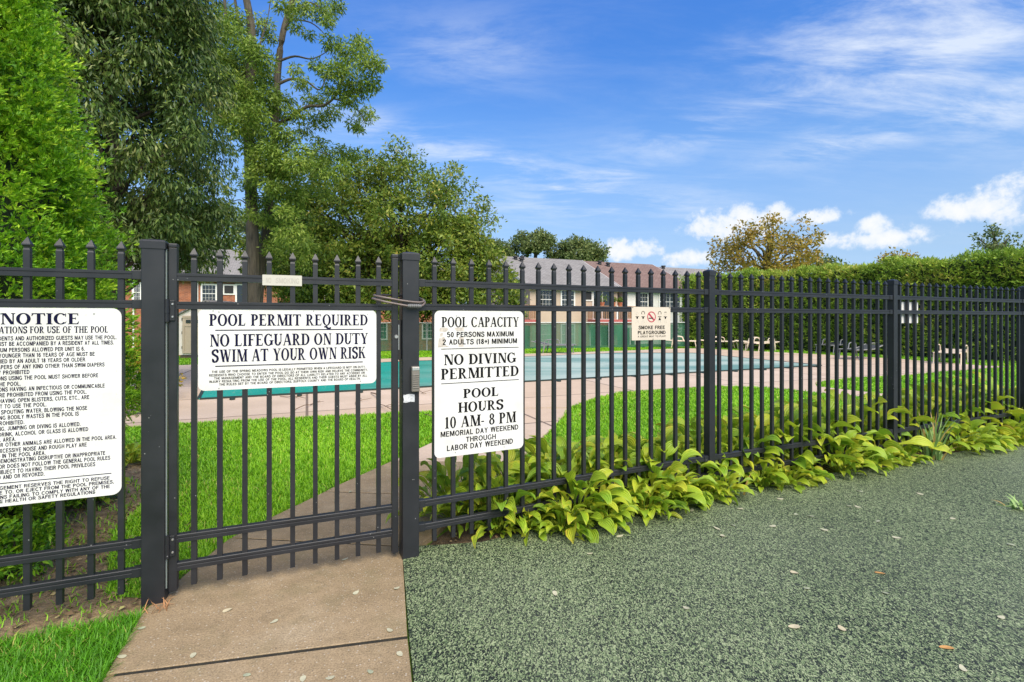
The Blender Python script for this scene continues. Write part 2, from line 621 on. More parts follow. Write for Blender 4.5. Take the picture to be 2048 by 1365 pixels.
def roof_mat(name, c0, c1, ang):
    m, N = mat_new(name)
    mp = N.mapping(N.pos, rot=(0, 0, -ang))
    s = N.new('ShaderNodeSeparateXYZ')
    N.l.new(mp, s.inputs[0])
    cb = N.new('ShaderNodeCombineXYZ')
    N.l.new(s.outputs[0], cb.inputs[0])
    N.l.new(s.outputs[1], cb.inputs[1])
    br = N.new('ShaderNodeTexBrick')
    br.inputs['Scale'].default_value = 1.0
    br.inputs['Brick Width'].default_value = 0.32
    br.inputs['Row Height'].default_value = 0.16
    br.inputs['Mortar Size'].default_value = 0.012
    br.inputs['Color1'].default_value = (*c0, 1)
    br.inputs['Color2'].default_value = (*c1, 1)
    br.inputs['Mortar'].default_value = (*(x * 0.5 for x in c0), 1)
    N.l.new(cb.outputs[0], br.inputs['Vector'])
    n = N.noise(N.pos, 1.2, 5, 0.7)
    c = N.mix(0.5, br.outputs[0], N.ramp(n, [(0.3, (0.75, 0.73, 0.72)), (0.7, (1.1, 1.1, 1.1))]), 'MULTIPLY')
    N.l.new(c, N.bsdf.inputs['Base Color'])
    N.bsdf.inputs['Roughness'].default_value = 0.9
    return m


def screen_mat():
    m, N = mat_new('green_windscreen_fabric')
    mp = N.mapping(N.pos, scl=(1.6, 1.6, 0.12))
    n = N.noise(mp, 1.2, 5, 0.65)
    N.l.new(N.ramp(n, [(0.35, (0.012, 0.075, 0.038)), (0.65, (0.028, 0.15, 0.08))]), N.bsdf.inputs['Base Color'])
    N.bsdf.inputs['Roughness'].default_value = 0.8
    tr = N.new('ShaderNodeBsdfTransparent')
    mx = N.new('ShaderNodeMixShader')
    N.l.new(N.mrange(n, 0.3, 0.7, 0.30, 0.12), mx.inputs[0])
    N.l.new(N.bsdf.outputs[0], mx.inputs[1])
    N.l.new(tr.outputs[0], mx.inputs[2])
    N.l.new(mx.outputs[0], N.out.inputs[0])
    return m


def sign_mat():
    m, N = mat_new('white_sign_board')
    n = N.noise(N.pos, 3.5, 6, 0.65)
    c = N.ramp(n, [(0.25, (0.60, 0.585, 0.54)), (0.6, (0.71, 0.70, 0.675))])
    sp = N.mrange(N.noise(N.pos, 45, 3, 0.6), 0.70, 0.76, 0.0, 0.5)
    c = N.mix(sp, c, (0.42, 0.38, 0.31))
    drip = N.mrange(N.noise(N.mapping(N.pos, scl=(26, 26, 1.6)), 1.0, 4, 0.6), 0.60, 0.80, 0.0, 0.22)
    c = N.mix(drip, c, (0.50, 0.48, 0.42))
    N.l.new(c, N.bsdf.inputs['Base Color'])
    N.bsdf.inputs['Roughness'].default_value = 0.35
    return m


def lawn_base_mat():
    m, N = mat_new('lawn_base')
    n = N.noise(N.pos, 3, 6, 0.7)
    f = N.noise(N.pos, 60, 4, 0.75)
    c = N.ramp(n, [(0.3, (0.08, 0.19, 0.012)), (0.7, (0.14, 0.29, 0.015))])
    c = N.mix(0.8, c, N.ramp(f, [(0.3, (0.4, 0.45, 0.35)), (0.65, (1.15, 1.15, 1.1))]), 'MULTIPLY')
    N.l.new(c, N.bsdf.inputs['Base Color'])
    N.bsdf.inputs['Roughness'].default_value = 0.95
    return m


SL = 0.41                                        # the fence, the pool and the houses run along this slope
ANG = math.atan(SL)
def hosta_mat():
    m = leaf_mat('hosta_leaf', [(0.0, (0.08, 0.20, 0.02)), (0.35, (0.26, 0.44, 0.03)), (0.62, (0.48, 0.60, 0.04)), (0.88, (0.66, 0.60, 0.05)), (1.0, (0.36, 0.20, 0.07))], 0.38, 0.28, 0.5)
    N = NT(m.node_tree)
    N.bsdf = N.n['Principled BSDF']
    at = N.new('ShaderNodeAttribute', attribute_name='acr')
    w = N.math('SINE', N.math('MULTIPLY', at.outputs['Fac'], 22.0))
    bump(N, w, 0.55, 0.004)
    return m


M = dict(
    paint=fence_paint(),
    sign=sign_mat(),
    cream_sign=plain('cream_sign_board', (0.60, 0.52, 0.42), 0.5, var=0.05),
    navy=plain('navy_lettering', (0.006, 0.006, 0.030), 0.7, var=0.1, spec=0.1),
    black=plain('black_lettering', (0.006, 0.006, 0.007), 0.7, var=0.1, spec=0.1),
    red=plain('red_print', (0.42, 0.03, 0.06), 0.5, var=0.05),
    faint=plain('faded_lettering', (0.42, 0.39, 0.34), 0.6, var=0.05),
    plate=plain('ivory_plate', (0.52, 0.49, 0.42), 0.45, var=0.05, scale=30),
    steel=plain('rivet_steel', (0.55, 0.54, 0.52), 0.35, 0.8),
    grime=plain('glue_residue', (0.50, 0.45, 0.39), 0.8, var=0.25, scale=60),
    cable=plain('brown_cable', (0.15, 0.115, 0.10), 0.35, var=0.2, scale=20),
    dial=plain('grey_dial', (0.12, 0.12, 0.12), 0.5, var=0.3, scale=300),
    keypad=plain('taupe_plastic', (0.17, 0.155, 0.13), 0.5),
    path=concrete_path_mat(),
    deck=deck_mat(ANG),
    rubber=rubber_mat(),
    soil=soil_mat('bed_soil', (0.035, 0.022, 0.012), (0.10, 0.065, 0.035), (0.21, 0.15, 0.08)),
    mulch=soil_mat('bare_soil', (0.13, 0.085, 0.042), (0.29, 0.20, 0.105), (0.43, 0.32, 0.18)),
    joint=soil_mat('joint_dirt', (0.012, 0.011, 0.008), (0.03, 0.026, 0.016), (0.06, 0.055, 0.03)),
    sand=soil_mat('pale_dirt', (0.30, 0.22, 0.12), (0.36, 0.27, 0.16), (0.42, 0.33, 0.2)),
    lawn=lawn_base_mat(),
    cover=cover_mat(ANG),
    strap=plain('black_strap', (0.012, 0.03, 0.025), 0.7),
    beige=siding_mat('beige_siding', (0.56, 0.43, 0.33)),
    white_siding=siding_mat('white_siding', (0.74, 0.71, 0.68)),
    brick=brick_mat(ANG),
    roof_grey=roof_mat('grey_shingles', (0.215, 0.20, 0.185), (0.275, 0.26, 0.24), ANG),
    roof_brown=roof_mat('brown_shingles', (0.185, 0.115, 0.09), (0.235, 0.155, 0.125), ANG),
    roof_pale=roof_mat('pale_grey_shingles', (0.22, 0.20, 0.185), (0.29, 0.265, 0.24), ANG),
    trim=plain('white_trim', (0.76, 0.74, 0.70), 0.5, var=0.05),
    glass=plain('window_glass', (0.02, 0.025, 0.025), 0.08, var=0.3, scale=1.5, spec=0.8),
    blind=plain('window_blind', (0.40, 0.42, 0.38), 0.5),
    balcony=plain('red_balcony_paint', (0.42, 0.10, 0.09), 0.6),
    rail_wood=plain('balcony_wood', (0.40, 0.22, 0.12), 0.7),
    vent=plain('roof_vent', (0.02, 0.02, 0.02), 0.6),
    screen=screen_mat(),
    galv=plain('galvanised_pipe', (0.42, 0.44, 0.43), 0.4, 0.3),
    shed=plain('cream_shed_wall', (0.68, 0.62, 0.53), 0.6, var=0.04),
    shed_door=plain('tan_shed_door', (0.42, 0.34, 0.235), 0.6, var=0.05),
    shed_base=plain('shed_floor_timber', (0.09, 0.065, 0.04), 0.8),
    chaise_white=plain('cream_lounger_frame', (0.70, 0.58, 0.44), 0.5, var=0.06),
    chaise_grey=plain('grey_lounger_frame', (0.22, 0.22, 0.215), 0.45, var=0.08),
    sling_dark=plain('dark_sling', (0.055, 0.06, 0.062), 0.7),
    sling_cream=plain('cream_sling', (0.58, 0.48, 0.37), 0.7),
    bark=bark_mat('grey_brown_bark', (0.03, 0.024, 0.017), (0.125, 0.105, 0.07)),
    bark_dark=bark_mat('dark_bark', (0.02, 0.014, 0.01), (0.085, 0.062, 0.045)),
    twig=plain('dead_twig', (0.16, 0.10, 0.06), 0.85, var=0.3),
    terracotta=plain('terracotta', (0.42, 0.13, 0.06), 0.7),
    core=plain('core_shade', (0.02, 0.035, 0.01), 0.95, var=0.5),  # near-black green: the shade deep inside foliage, put into the colour
    arb=leaf_mat('arborvitae_spray', [(0.0, (0.03, 0.105, 0.006)), (0.35, (0.11, 0.30, 0.010)), (0.72, (0.28, 0.53, 0.018)), (1.0, (0.54, 0.70, 0.045))], 0.55, 0.3),
    laurel=leaf_mat('glossy_dark_leaf', [(0.0, (0.032, 0.068, 0.012)), (0.55, (0.095, 0.165, 0.028)), (0.85, (0.23, 0.29, 0.07)), (1.0, (0.44, 0.44, 0.19))], 0.45, 0.22, 0.35),
    locust=leaf_mat('locust_leaflet', [(0.0, (0.08, 0.15, 0.018)), (0.5, (0.22, 0.34, 0.04)), (1.0, (0.42, 0.50, 0.09))], 0.5, 0.35),
    bush=leaf_mat('bushy_tree_leaf', [(0.0, (0.05, 0.11, 0.013)), (0.5, (0.17, 0.26, 0.028)), (0.85, (0.34, 0.38, 0.05)), (1.0, (0.50, 0.38, 0.09))], 0.5, 0.3),
    far=leaf_mat('distant_leaf', [(0.0, (0.08, 0.13, 0.04)), (0.6, (0.17, 0.23, 0.065)), (1.0, (0.30, 0.32, 0.10))], 0.6, 0.3),
    autumn=leaf_mat('autumn_leaf', [(0.0, (0.20, 0.18, 0.028)), (0.4, (0.36, 0.28, 0.04)), (0.75, (0.46, 0.31, 0.045)), (1.0, (0.54, 0.27, 0.05))], 0.6, 0.35),
    hedge=leaf_mat('hedge_spray', [(0.0, (0.07, 0.145, 0.014)), (0.5, (0.20, 0.34, 0.033)), (0.85, (0.40, 0.52, 0.06)), (1.0, (0.54, 0.46, 0.10))], 0.55, 0.25),
    hosta=hosta_mat(),
    iris=leaf_mat('iris_blade', [(0.0, (0.16, 0.30, 0.07)), (0.6, (0.36, 0.52, 0.18)), (0.88, (0.52, 0.62, 0.24)), (1.0, (0.55, 0.28, 0.07))], 0.45, 0.25),
    grass=leaf_mat('grass_blade', [(0.0, (0.12, 0.31, 0.010)), (0.5, (0.27, 0.58, 0.016)), (0.9, (0.42, 0.70, 0.03)), (1.0, (0.62, 0.58, 0.14))], 0.5, 0.35),
    grass_long=leaf_mat('long_grass_blade', [(0.0, (0.06, 0.20, 0.008)), (0.5, (0.13, 0.40, 0.012)), (0.9, (0.24, 0.54, 0.02)), (1.0, (0.5, 0.5, 0.12))], 0.5, 0.35),
    flower=leaf_mat('goldenrod', [(0.0, (0.12, 0.2, 0.02)), (0.35, (0.4, 0.3, 0.03)), (1.0, (0.62, 0.36, 0.04))], 0.6, 0.3),
    litter=leaf_mat('fallen_leaf', [(0.0, (0.20, 0.24, 0.13)), (0.4, (0.46, 0.47, 0.34)), (0.8, (0.60, 0.52, 0.34)), (1.0, (0.55, 0.28, 0.08))], 0.6, 0.1),
    chips=leaf_mat('bark_chip', [(0.0, (0.05, 0.03, 0.015)), (0.5, (0.20, 0.13, 0.065)), (0.85, (0.40, 0.28, 0.15)), (1.0, (0.30, 0.34, 0.10))], 0.8, 0.05),
    dry=plain('dry_needles', (0.38, 0.19, 0.08), 0.8, var=0.4, scale=40),
)

# ------------------------------------------------------------------ picture-to-ground measuring helpers
def G(px, py, z=0.0):
    """ground point seen at a photograph pixel"""
    Y = 1000 * (CAM_H - z) / (py - 640)
    return ((px - 1024) * Y / 1000, Y)


def P(px, py, Y):
    """point at distance Y seen at a photograph pixel"""
    return Vector(((px - 1024) * Y / 1000, Y, CAM_H - (py - 640) * Y / 1000))


def inside(poly, X, Y):
    r = np.zeros(len(X), bool)
    n = len(poly)
    for i in range(n):
        x0, y0 = poly[i][:2]
        x1, y1 = poly[(i + 1) % n][:2]
        c = ((y0 > Y) != (y1 > Y)) & (X < (x1 - x0) * (Y - y0) / ((y1 - y0) or 1e-9) + x0)
        r ^= c
    return r


def terrain(x, y):
    d = y - SL * x
    t = np.clip((d - 26.8) / 5.0, 0, 1)
    return -1.2 * t * t * (3 - 2 * t)


# ------------------------------------------------------------------ lettering (2-D faces)
ST, TH, SF, SO = 0.215, 0.085, 0.055, 0.085


def _rect(x0, y0, x1, y1):
    return [(x0, y0), (x1, y0), (x1, y1), (x0, y1)]


def _ring(cx, cy, rx, ry, a0=0, a1=360, n=28, st=ST, th=TH):
    out = []
    for i in range(n):
        q = []
        for (a, inner) in ((a0 + (a1 - a0) * i / n, 0), (a0 + (a1 - a0) * (i + 1) / n, 0), (a0 + (a1 - a0) * (i + 1) / n, 1), (a0 + (a1 - a0) * i / n, 1)):
            t = math.radians(a)
            q.append((cx + (rx - st * inner) * math.cos(t), cy + (ry - th * inner) * math.sin(t)))
        out.append(q)
    return out


def _diag(x0, y0, x1, y1, w):
    return [(x0, y0), (x0 + w, y0), (x1 + w, y1), (x1, y1)]


def _stem(x, w=ST, y0=0.0, y1=1.0, top=True, bot=True):
    r = [_rect(x, y0, x + w, y1)]
    if bot:
        r.append(_rect(x - SO, y0, x + w + SO, y0 + SF))
        r.append([(x - SO * 0.5, y0 + SF), (x + w + SO * 0.5, y0 + SF), (x + w, y0 + SF + 0.05), (x, y0 + SF + 0.05)])
    if top:
        r.append(_rect(x - SO, y1 - SF, x + w + SO, y1))
        r.append([(x, y1 - SF - 0.05), (x + w, y1 - SF - 0.05), (x + w + SO * 0.5, y1 - SF), (x - SO * 0.5, y1 - SF)])
    return r


def _srf(x0, x1, y):
    return _rect(x0, y, x1, y + SF)


def _stroke(pts, n=8):
    """curved stroke, thick where it runs upright"""
    ps = [pts[0]] + list(pts) + [pts[-1]]
    path = []
    for i in range(1, len(ps) - 2):
        p0, p1, p2, p3 = (np.array(ps[k], float) for k in (i - 1, i, i + 1, i + 2))
        for k in range(n):
            t = k / n
            path.append(0.5 * ((2 * p1) + (-p0 + p2) * t + (2 * p0 - 5 * p1 + 4 * p2 - p3) * t * t + (-p0 + 3 * p1 - 3 * p2 + p3) * t ** 3))
    path.append(np.array(ps[-1], float))
    L, R = [], []
    for i, p in enumerate(path):
        d = path[min(i + 1, len(path) - 1)] - path[max(i - 1, 0)]
        d = d / (np.linalg.norm(d) + 1e-9)
        # thick on uprights and on strokes that fall to the right
        k = max(abs(d[1]) ** 0.9, 0.0) if d[0] * d[1] > 0 else min(1, abs(d[1]) ** 0.6 * 1.05)
        w = TH + (ST * 1.05 - TH) * k
        e = min(i, len(path) - 1 - i)
        if e < 4:
            w = TH + (w - TH) * e / 4
        nrm = np.array([-d[1], d[0]]) * w / 2
        L.append(p + nrm)
        R.append(p - nrm)
    return [[tuple(R[i]), tuple(R[i + 1]), tuple(L[i + 1]), tuple(L[i])] for i in range(len(path) - 1)]


def glyph(c):
    if c == ' ':
        return [], 0.34
    if c == 'I':
        return _stem(SO), 2 * SO + ST
    if c == 'L':
        return _stem(SO) + [_rect(SO + ST, 0, .62, TH), [(.62, 0), (.66, .27), (.63, .27), (.54, TH)]], .70
    if c in 'EF':
        r = _stem(SO, bot=(c == 'F')) + [_rect(SO + ST, 1 - TH, .64, 1), [(.57, 1 - TH), (.61, .76), (.64, .76), (.64, 1)],
                                        _rect(SO + ST, .49, .50, .49 + TH), _rect(.47, .40, .50, .64)]
        if c == 'E':
            r += [_rect(.0, 0, SO, SF), _rect(SO + ST, 0, .65, TH), [(.65, 0), (.69, .27), (.66, .27), (.57, TH)]]
        return r, .72 if c == 'E' else .66
    if c == 'T':
        return _stem(.30, top=False) + [_rect(.0, 1 - TH, .78, 1), [(0, 1 - TH), (-.01, .74), (.025, .74), (.10, 1 - TH)], [(.68, 1 - TH), (.755, .74), (.79, .74), (.78, 1 - TH)]], .79
    if c == 'H':
        return _stem(SO) + _stem(.60) + [_rect(.26, .48, .60, .48 + TH)], .86
    if c == 'U':
        return _stem(SO, bot=False, y0=.30) + _stem(.64, w=TH, bot=False, y0=.30) + _ring(.393, .31, .308, .32, 180, 360, 20, st=ST * .9, th=TH * 1.2), .80
    if c == 'O':
        return _ring(.42, .5, .42, .52), .84
    if c == 'Q':
        return _ring(.42, .5, .42, .52) + _stroke([(.18, -.16), (.33, -.10), (.50, -.22), (.68, -.30), (.84, -.16)]) + [_rect(.42, -.20, .50, .02)], .84
    if c in 'CG':
        r = _ring(.42, .5, .42, .52, 42, 318, 26) + [_rect(.70, .66, .74, 1.0), [(.62, .86), (.74, .74), (.74, .84), (.66, .93)]]
        if c == 'G':
            r += _stem(.60, w=ST, y0=.06, y1=.46, bot=False)
            return r, .86
        return r + [[(.66, .09), (.70, .06), (.77, .26), (.74, .27)]], .78
    if c == 'D':
        return _stem(SO) + _ring(.36, .5, .46, .5, -90, 90, 20) + [_rect(SO + ST, 0, .37, TH), _rect(SO + ST, 1 - TH, .37, 1)], .82
    if c in 'PR':
        r = _stem(SO) + _ring(.34, .73, .32, .27, -90, 90, 16) + [_rect(SO + ST, .46, .35, .46 + TH), _rect(SO + ST, 1 - TH, .35, 1)]
        if c == 'R':
            r += [[(.30, .48), (.46, .48), (.76, 0), (.57, 0)], _srf(.52, .84, 0)]
            return r, .82
        return r, .68
    if c == 'B':
        return _stem(SO) + _ring(.34, .75, .28, .25, -90, 90, 14) + _ring(.36, .26, .34, .26, -90, 90, 14) + [_rect(SO, 0, .36, TH), _rect(SO, 1 - TH, .36, 1), _rect(SO, .49, .36, .49 + TH)], .74
    if c == 'S':
        return _stroke([(.60, .74), (.52, .92), (.34, .975), (.13, .86), (.12, .68), (.32, .55), (.53, .42), (.56, .20), (.38, .03), (.20, .06), (.07, .28)]) + [_rect(.585, .70, .62, 1.0), _rect(.045, 0, .08, .30)], .66
    if c == 'V':
        return [_diag(.10, 1, .40, 0, ST), _diag(.68, 1, .44, 0, TH), _srf(0, .36, 1 - SF), _srf(.56, .84, 1 - SF)], .84
    if c == 'W':
        return [_diag(.09, 1, .32, 0, ST), _diag(.57, 1, .37, 0, TH), _diag(.49, 1, .72, 0, ST), _diag(1.02, 1, .80, 0, TH), _srf(0, .33, 1 - SF), _srf(.40, .72, 1 - SF), _srf(.90, 1.18, 1 - SF)], 1.18
    if c == 'M':
        return _stem(.12, w=TH) + _stem(.80) + [_diag(.14, 1, .46, 0, ST), _diag(.86, 1, .51, 0, TH), _srf(.03, .30, 1 - SF)], 1.05
    if c == 'N':
        return _stem(.12, w=TH) + _stem(.69, w=TH, bot=False) + [_diag(.12, 1, .59, 0, ST)], .84
    if c == 'A':
        return [_diag(.37, 1, .08, 0, TH), _diag(.34, 1, .60, 0, ST), _rect(.20, .30, .60, .30 + TH), _srf(0, .24, 0), _srf(.50, .86, 0)], .85
    if c == 'Y':
        return [_diag(.08, 1, .32, .44, ST), _diag(.68, 1, .44, .44, TH), _srf(0, .34, 1 - SF), _srf(.56, .84, 1 - SF)] + _stem(.325, y1=.46, top=False), .82
    if c == 'K':
        return _stem(SO) + [_diag(.62, 1, .26, .44, TH), _diag(.34, .56, .60, 0, ST), _srf(.50, .80, 1 - SF), _srf(.52, .86, 0)], .85
    if c == '1':
        return _stem(.18, w=ST * .9, top=False) + [[(.06, .84), (.20, .86), (.34, 1.0), (.28, 1.0)]], .50
    if c == '0':
        return _ring(.30, .5, .29, .52, st=ST * .85), .60
    if c == '8':
        return _ring(.30, .75, .24, .26, st=ST * .8) + _ring(.30, .26, .29, .28, st=ST * .85), .60
    if c == '-':
        return [_rect(.04, .30, .34, .40)], .38
    return [], 0.4


# a plain grotesque alphabet with one stroke width
SW = 0.135


def sans_glyph(c, w=SW):
    R = lambda *a, **k: _ring(*a, st=w, th=w, **k)
    if c == ' ':
        return [], 0.30
    if c == 'I':
        return [_rect(0, 0, w, 1)], w
    if c == 'L':
        return [_rect(0, 0, w, 1), _rect(w, 0, .53, w)], .54
    if c in 'EF':
        r = [_rect(0, 0, w, 1), _rect(w, 1 - w, .56, 1), _rect(w, .46, .52, .46 + w * .9)]
        return (r + [_rect(w, 0, .57, w)], .58) if c == 'E' else (r, .56)
    if c == 'T':
        return [_rect(0, 1 - w, .60, 1), _rect(.30 - w / 2, 0, .30 + w / 2, 1 - w)], .60
    if c == 'H':
        return [_rect(0, 0, w, 1), _rect(.66 - w, 0, .66, 1), _rect(w, .46, .66 - w, .46 + w * .9)], .66
    if c == 'U':
        return [_rect(0, .32, w, 1), _rect(.66 - w, .32, .66, 1)] + R(.33, .32, .33, .34, a0=180, a1=360, n=14), .66
    if c == 'O':
        return R(.385, .5, .385, .515), .77
    if c == 'Q':
        return R(.385, .5, .385, .515) + [_diag(.42, .26, .68, -.04, w)], .78
    if c == 'C':
        return R(.38, .5, .38, .515, a0=40, a1=320, n=22), .69
    if c == 'G':
        return R(.385, .5, .385, .515, a0=40, a1=325, n=22) + [_rect(.70 - w, .08, .70, .50), _rect(.42, .42, .70 - w, .42 + w * .85)], .73
    if c == 'D':
        return [_rect(0, 0, w, 1), _rect(w, 0, .26, w), _rect(w, 1 - w, .26, 1)] + R(.26, .5, .42, .5, a0=-90, a1=90, n=14), .68
    if c in 'PR':
        r = [_rect(0, 0, w, 1), _rect(w, 1 - w, .34, 1), _rect(w, .42, .34, .42 + w)] + R(.32, .71, .28, .29, a0=-90, a1=90, n=12)
        return (r + [_diag(.56 - w * .6, 0, .30, .44, w)], .64) if c == 'R' else (r, .60)
    if c == 'B':
        return [_rect(0, 0, w, 1), _rect(w, 1 - w, .34, 1), _rect(w, .46, .34, .46 + w * .9), _rect(w, 0, .34, w)] + R(.33, .74, .25, .26, a0=-90, a1=90, n=10) + R(.33, .27, .29, .27, a0=-90, a1=90, n=10), .62
    if c in 'S5263':
        pts = {'S': [(.54, .74), (.46, .90), (.30, .94), (.12, .84), (.12, .66), (.30, .54), (.48, .44), (.54, .24), (.40, .08), (.26, .05), (.10, .12), (.05, .30)],
               '5': [(.46, .93), (.14, .93), (.10, .52), (.28, .60), (.44, .50), (.48, .28), (.36, .09), (.20, .07), (.06, .22)],
               '2': [(.07, .68), (.12, .88), (.28, .94), (.44, .84), (.44, .64), (.28, .40), (.08, .07), (.48, .07)],
               '6': [(.46, .78), (.36, .92), (.20, .90), (.09, .68), (.08, .32), (.18, .09), (.34, .07), (.46, .22), (.46, .42), (.34, .57), (.18, .54), (.10, .38)],
               '3': [(.06, .74), (.14, .90), (.30, .94), (.44, .80), (.40, .60), (.24, .53), (.40, .48), (.48, .28), (.38, .09), (.22, .06), (.06, .22)]}[c]
        out = []
        ps = [pts[0]] + pts + [pts[-1]]
        path = []
        for i in range(1, len(ps) - 2):
            q0, q1, q2, q3 = (np.array(ps[k], float) for k in (i - 1, i, i + 1, i + 2))
            for k in range(3):
                t = k / 3
                path.append(0.5 * ((2 * q1) + (-q0 + q2) * t + (2 * q0 - 5 * q1 + 4 * q2 - q3) * t * t + (-q0 + 3 * q1 - 3 * q2 + q3) * t ** 3))
        path.append(np.array(ps[-1], float))
        Lf, Rt = [], []
        for i, q in enumerate(path):
            d = path[min(i + 1, len(path) - 1)] - path[max(i - 1, 0)]
            d = d / (np.linalg.norm(d) + 1e-9)
            nn = np.array([-d[1], d[0]]) * w / 2
            Lf.append(q + nn)
            Rt.append(q - nn)
        return [[tuple(Rt[i]), tuple(Rt[i + 1]), tuple(Lf[i + 1]), tuple(Lf[i])] for i in range(len(path) - 1)], .60 if c == 'S' else .54
    if c == 'V':
        return [_diag(0, 1, .26, 0, w), _diag(.66 - w, 1, .40 - w, 0, w)], .66
    if c == 'W':
        return [_diag(0, 1, .18, 0, w), _diag(.50 - w, 1, .32 - w, 0, w), _diag(.42, 1, .62, 0, w), _diag(.94 - w, 1, .76 - w, 0, w)], .94
    if c == 'M':
        return [_rect(0, 0, w, 1), _rect(.80 - w, 0, .80, 1), _diag(w * .3, 1, .34, .05, w * .95), _diag(.80 - w * 1.3, 1, .34, .05, w * .95)], .80
    if c == 'N':
        return [_rect(0, 0, w, 1), _rect(.66 - w, 0, .66, 1), _diag(0, 1, .66 - w * 1.15, 0, w * 1.15)], .66
    if c == 'A':
        return [_diag(.26, 1, 0, 0, w), _diag(.40 - w, 1, .66 - w, 0, w), _rect(.14, .26, .52, .26 + w * .85)], .66
    if c == 'Y':
        return [_diag(0, 1, .26, .42, w), _diag(.64 - w, 1, .38 - w, .42, w), _rect(.32 - w / 2, 0, .32 + w / 2, .44)], .64
    if c == 'K':
        return [_rect(0, 0, w, 1), _diag(.48, 1, .10, .46, w * 1.1), _diag(.24, .60, .50, 0, w * 1.1)], .66
    if c == 'X':
        return [_diag(0, 1, .46, 0, w * 1.1), _diag(.46, 1, 0, 0, w * 1.1)], .62
    if c == 'J':
        return [_rect(.46 - w, .28, .46, 1)] + R(.23, .28, .23, .30, a0=180, a1=360, n=12), .47
    if c == 'Z':
        return [_rect(.02, 1 - w, .56, 1), _rect(0, 0, .57, w), _diag(.38, 1 - w, .02, w, w * 1.3)], .58
    if c == '1':
        return [_rect(.16, 0, .16 + w, 1), [(.0, .72), (.16, .78), (.16, .96), (.0, .82)]], .40
    if c == '4':
        return [_rect(.34, 0, .34 + w, 1), _rect(0, .22, .54, .22 + w * .9), _diag(.0, .30, .34, 1, w)], .56
    if c == '7':
        return [_rect(0, 1 - w, .52, 1), _diag(.12, 0, .40, 1 - w, w)], .54
    if c in '09':
        return R(.27, .5, .27, .515), .54
    if c == '8':
        return R(.27, .745, .235, .265) + R(.27, .265, .27, .28), .54
    if c == '.':
        return [_rect(0, 0, w, w)], w
    if c == ',':
        return [_rect(0, 0, w, w), _diag(0, -.14, .06, 0, w * .6)], w
    if c == '-':
        return [_rect(0, .36, .26, .36 + w)], .26
    if c == '+':
        return [_rect(0, .42, .50, .42 + w), _rect(.25 - w / 2, .18, .25 + w / 2, .42), _rect(.25 - w / 2, .42 + w, .25 + w / 2, .80)], .5
    if c == '(':
        return R(.36, .45, .36, .72, a0=125, a1=235, n=10), .20
    if c == ')':
        return R(-.16, .45, .36, .72, a0=-55, a1=55, n=10), .20
    if c == '!':
        return [_rect(0, .24, w, 1), _rect(0, 0, w, w)], w
    return [], 0.3


def sans_faces(text, w=SW, gap=0.10):
    x = 0.0
    vs, fs, k = [], [], 0
    for ch in text:
        polys, wd = sans_glyph(ch, w)
        for q in polys:
            b = len(vs)
            vs += [(x + a, z, k) for a, z in q]
            fs.append(tuple(range(b, b + len(q))))
            k = (k + 1) % 60
        x += wd + gap
    return vs, fs, x - gap


def serif_faces(text, gap=0.055):
    x = 0.0
    vs, fs, k = [], [], 0
    for ch in text:
        polys, w = glyph(ch)
        for p in polys:
            b = len(vs)
            vs += [(x + q[0], q[1], k) for q in p]
            fs.append(tuple(range(b, b + len(p))))
            k = (k + 1) % 60
        x += w + gap
    return vs, fs, x - gap


class SignFace:
    """a board in the frame M (x along the fence, y away from the camera, z up)"""
    def __init__(self, M, s0, s1, z0, z1, yf):
        self.M, self.s0, self.s1, self.z0, self.z1, self.yf = M, s0, s1, z0, z1, yf

    def pt(self, u, v):
        return (self.s0 + (self.s1 - self.s0) * u, self.z1 - (self.z1 - self.z0) * v)

    def put(self, mb, vs, fs, bx, bz, sx, sz):
        """vs in font units with baseline at 0; bx,bz = world position of the origin"""
        out = []
        for v in vs:
            lift = (v[2] if len(v) > 2 else 0) * 6e-6
            out.append((bx + v[0] * sx, self.yf - 0.0006 - lift, bz + v[1] * sz))
        mb._add(out, [tuple(reversed(f)) for f in fs])

    def serif(self, mb, text, u0, u1, v0, v1):
        vs, fs, w = serif_faces(text)
        x0, zt = self.pt(u0, v0)
        x1, zb = self.pt(u1, v1)
        self.put(mb, vs, fs, x0, zb, (x1 - x0) / w, zt - zb)

    def sans(self, mb, text, u0, u1, v0, v1, w=SW, sx=None, right=False):
        vs, fs, wid = sans_faces(text, w)
        x0, zt = self.pt(u0 if u0 is not None else 0, v0)
        x1, zb = self.pt(u1, v1)
        if sx is None:
            sx = (x1 - x0) / wid
        if right:
            x0 = x1 - sx * wid
        self.put(mb, vs, fs, x0, zb, sx, zt - zb)
        return sx

    def rule(self, mb, u0, u1, v, h=0.006):
        x0, z = self.pt(u0, v)
        x1, _ = self.pt(u1, v)
        self.put(mb, [(x0, z - h / 2), (x1, z - h / 2), (x1, z + h / 2), (x0, z + h / 2)], [(0, 1, 2, 3)], 0, 0, 1, 1)

    def shape(self, mb, pts, lift=0):
        q = [self.pt(*p) for p in pts]
        self.put(mb, [(a, b, lift) for a, b in q], [tuple(range(len(q)))], 0, 0, 1, 1)


def sign_board(M, s0, s1, z0, z1, yf, thick=0.003, rad=0.03):
    mb = MB(M)
    out = []
    for (cx, cz, a0) in ((s1 - rad, z1 - rad, 0), (s0 + rad, z1 - rad, 90), (s0 + rad, z0 + rad, 180), (s1 - rad, z0 + rad, 270)):
        for k in range(7):
            a = math.radians(a0 + 15 * k)
            out.append((cx + rad * math.cos(a), cz + rad * math.sin(a)))
    mb.rings([[(p[0], yf, p[1]) for p in out], [(p[0], yf + thick, p[1]) for p in out]])
    return mb


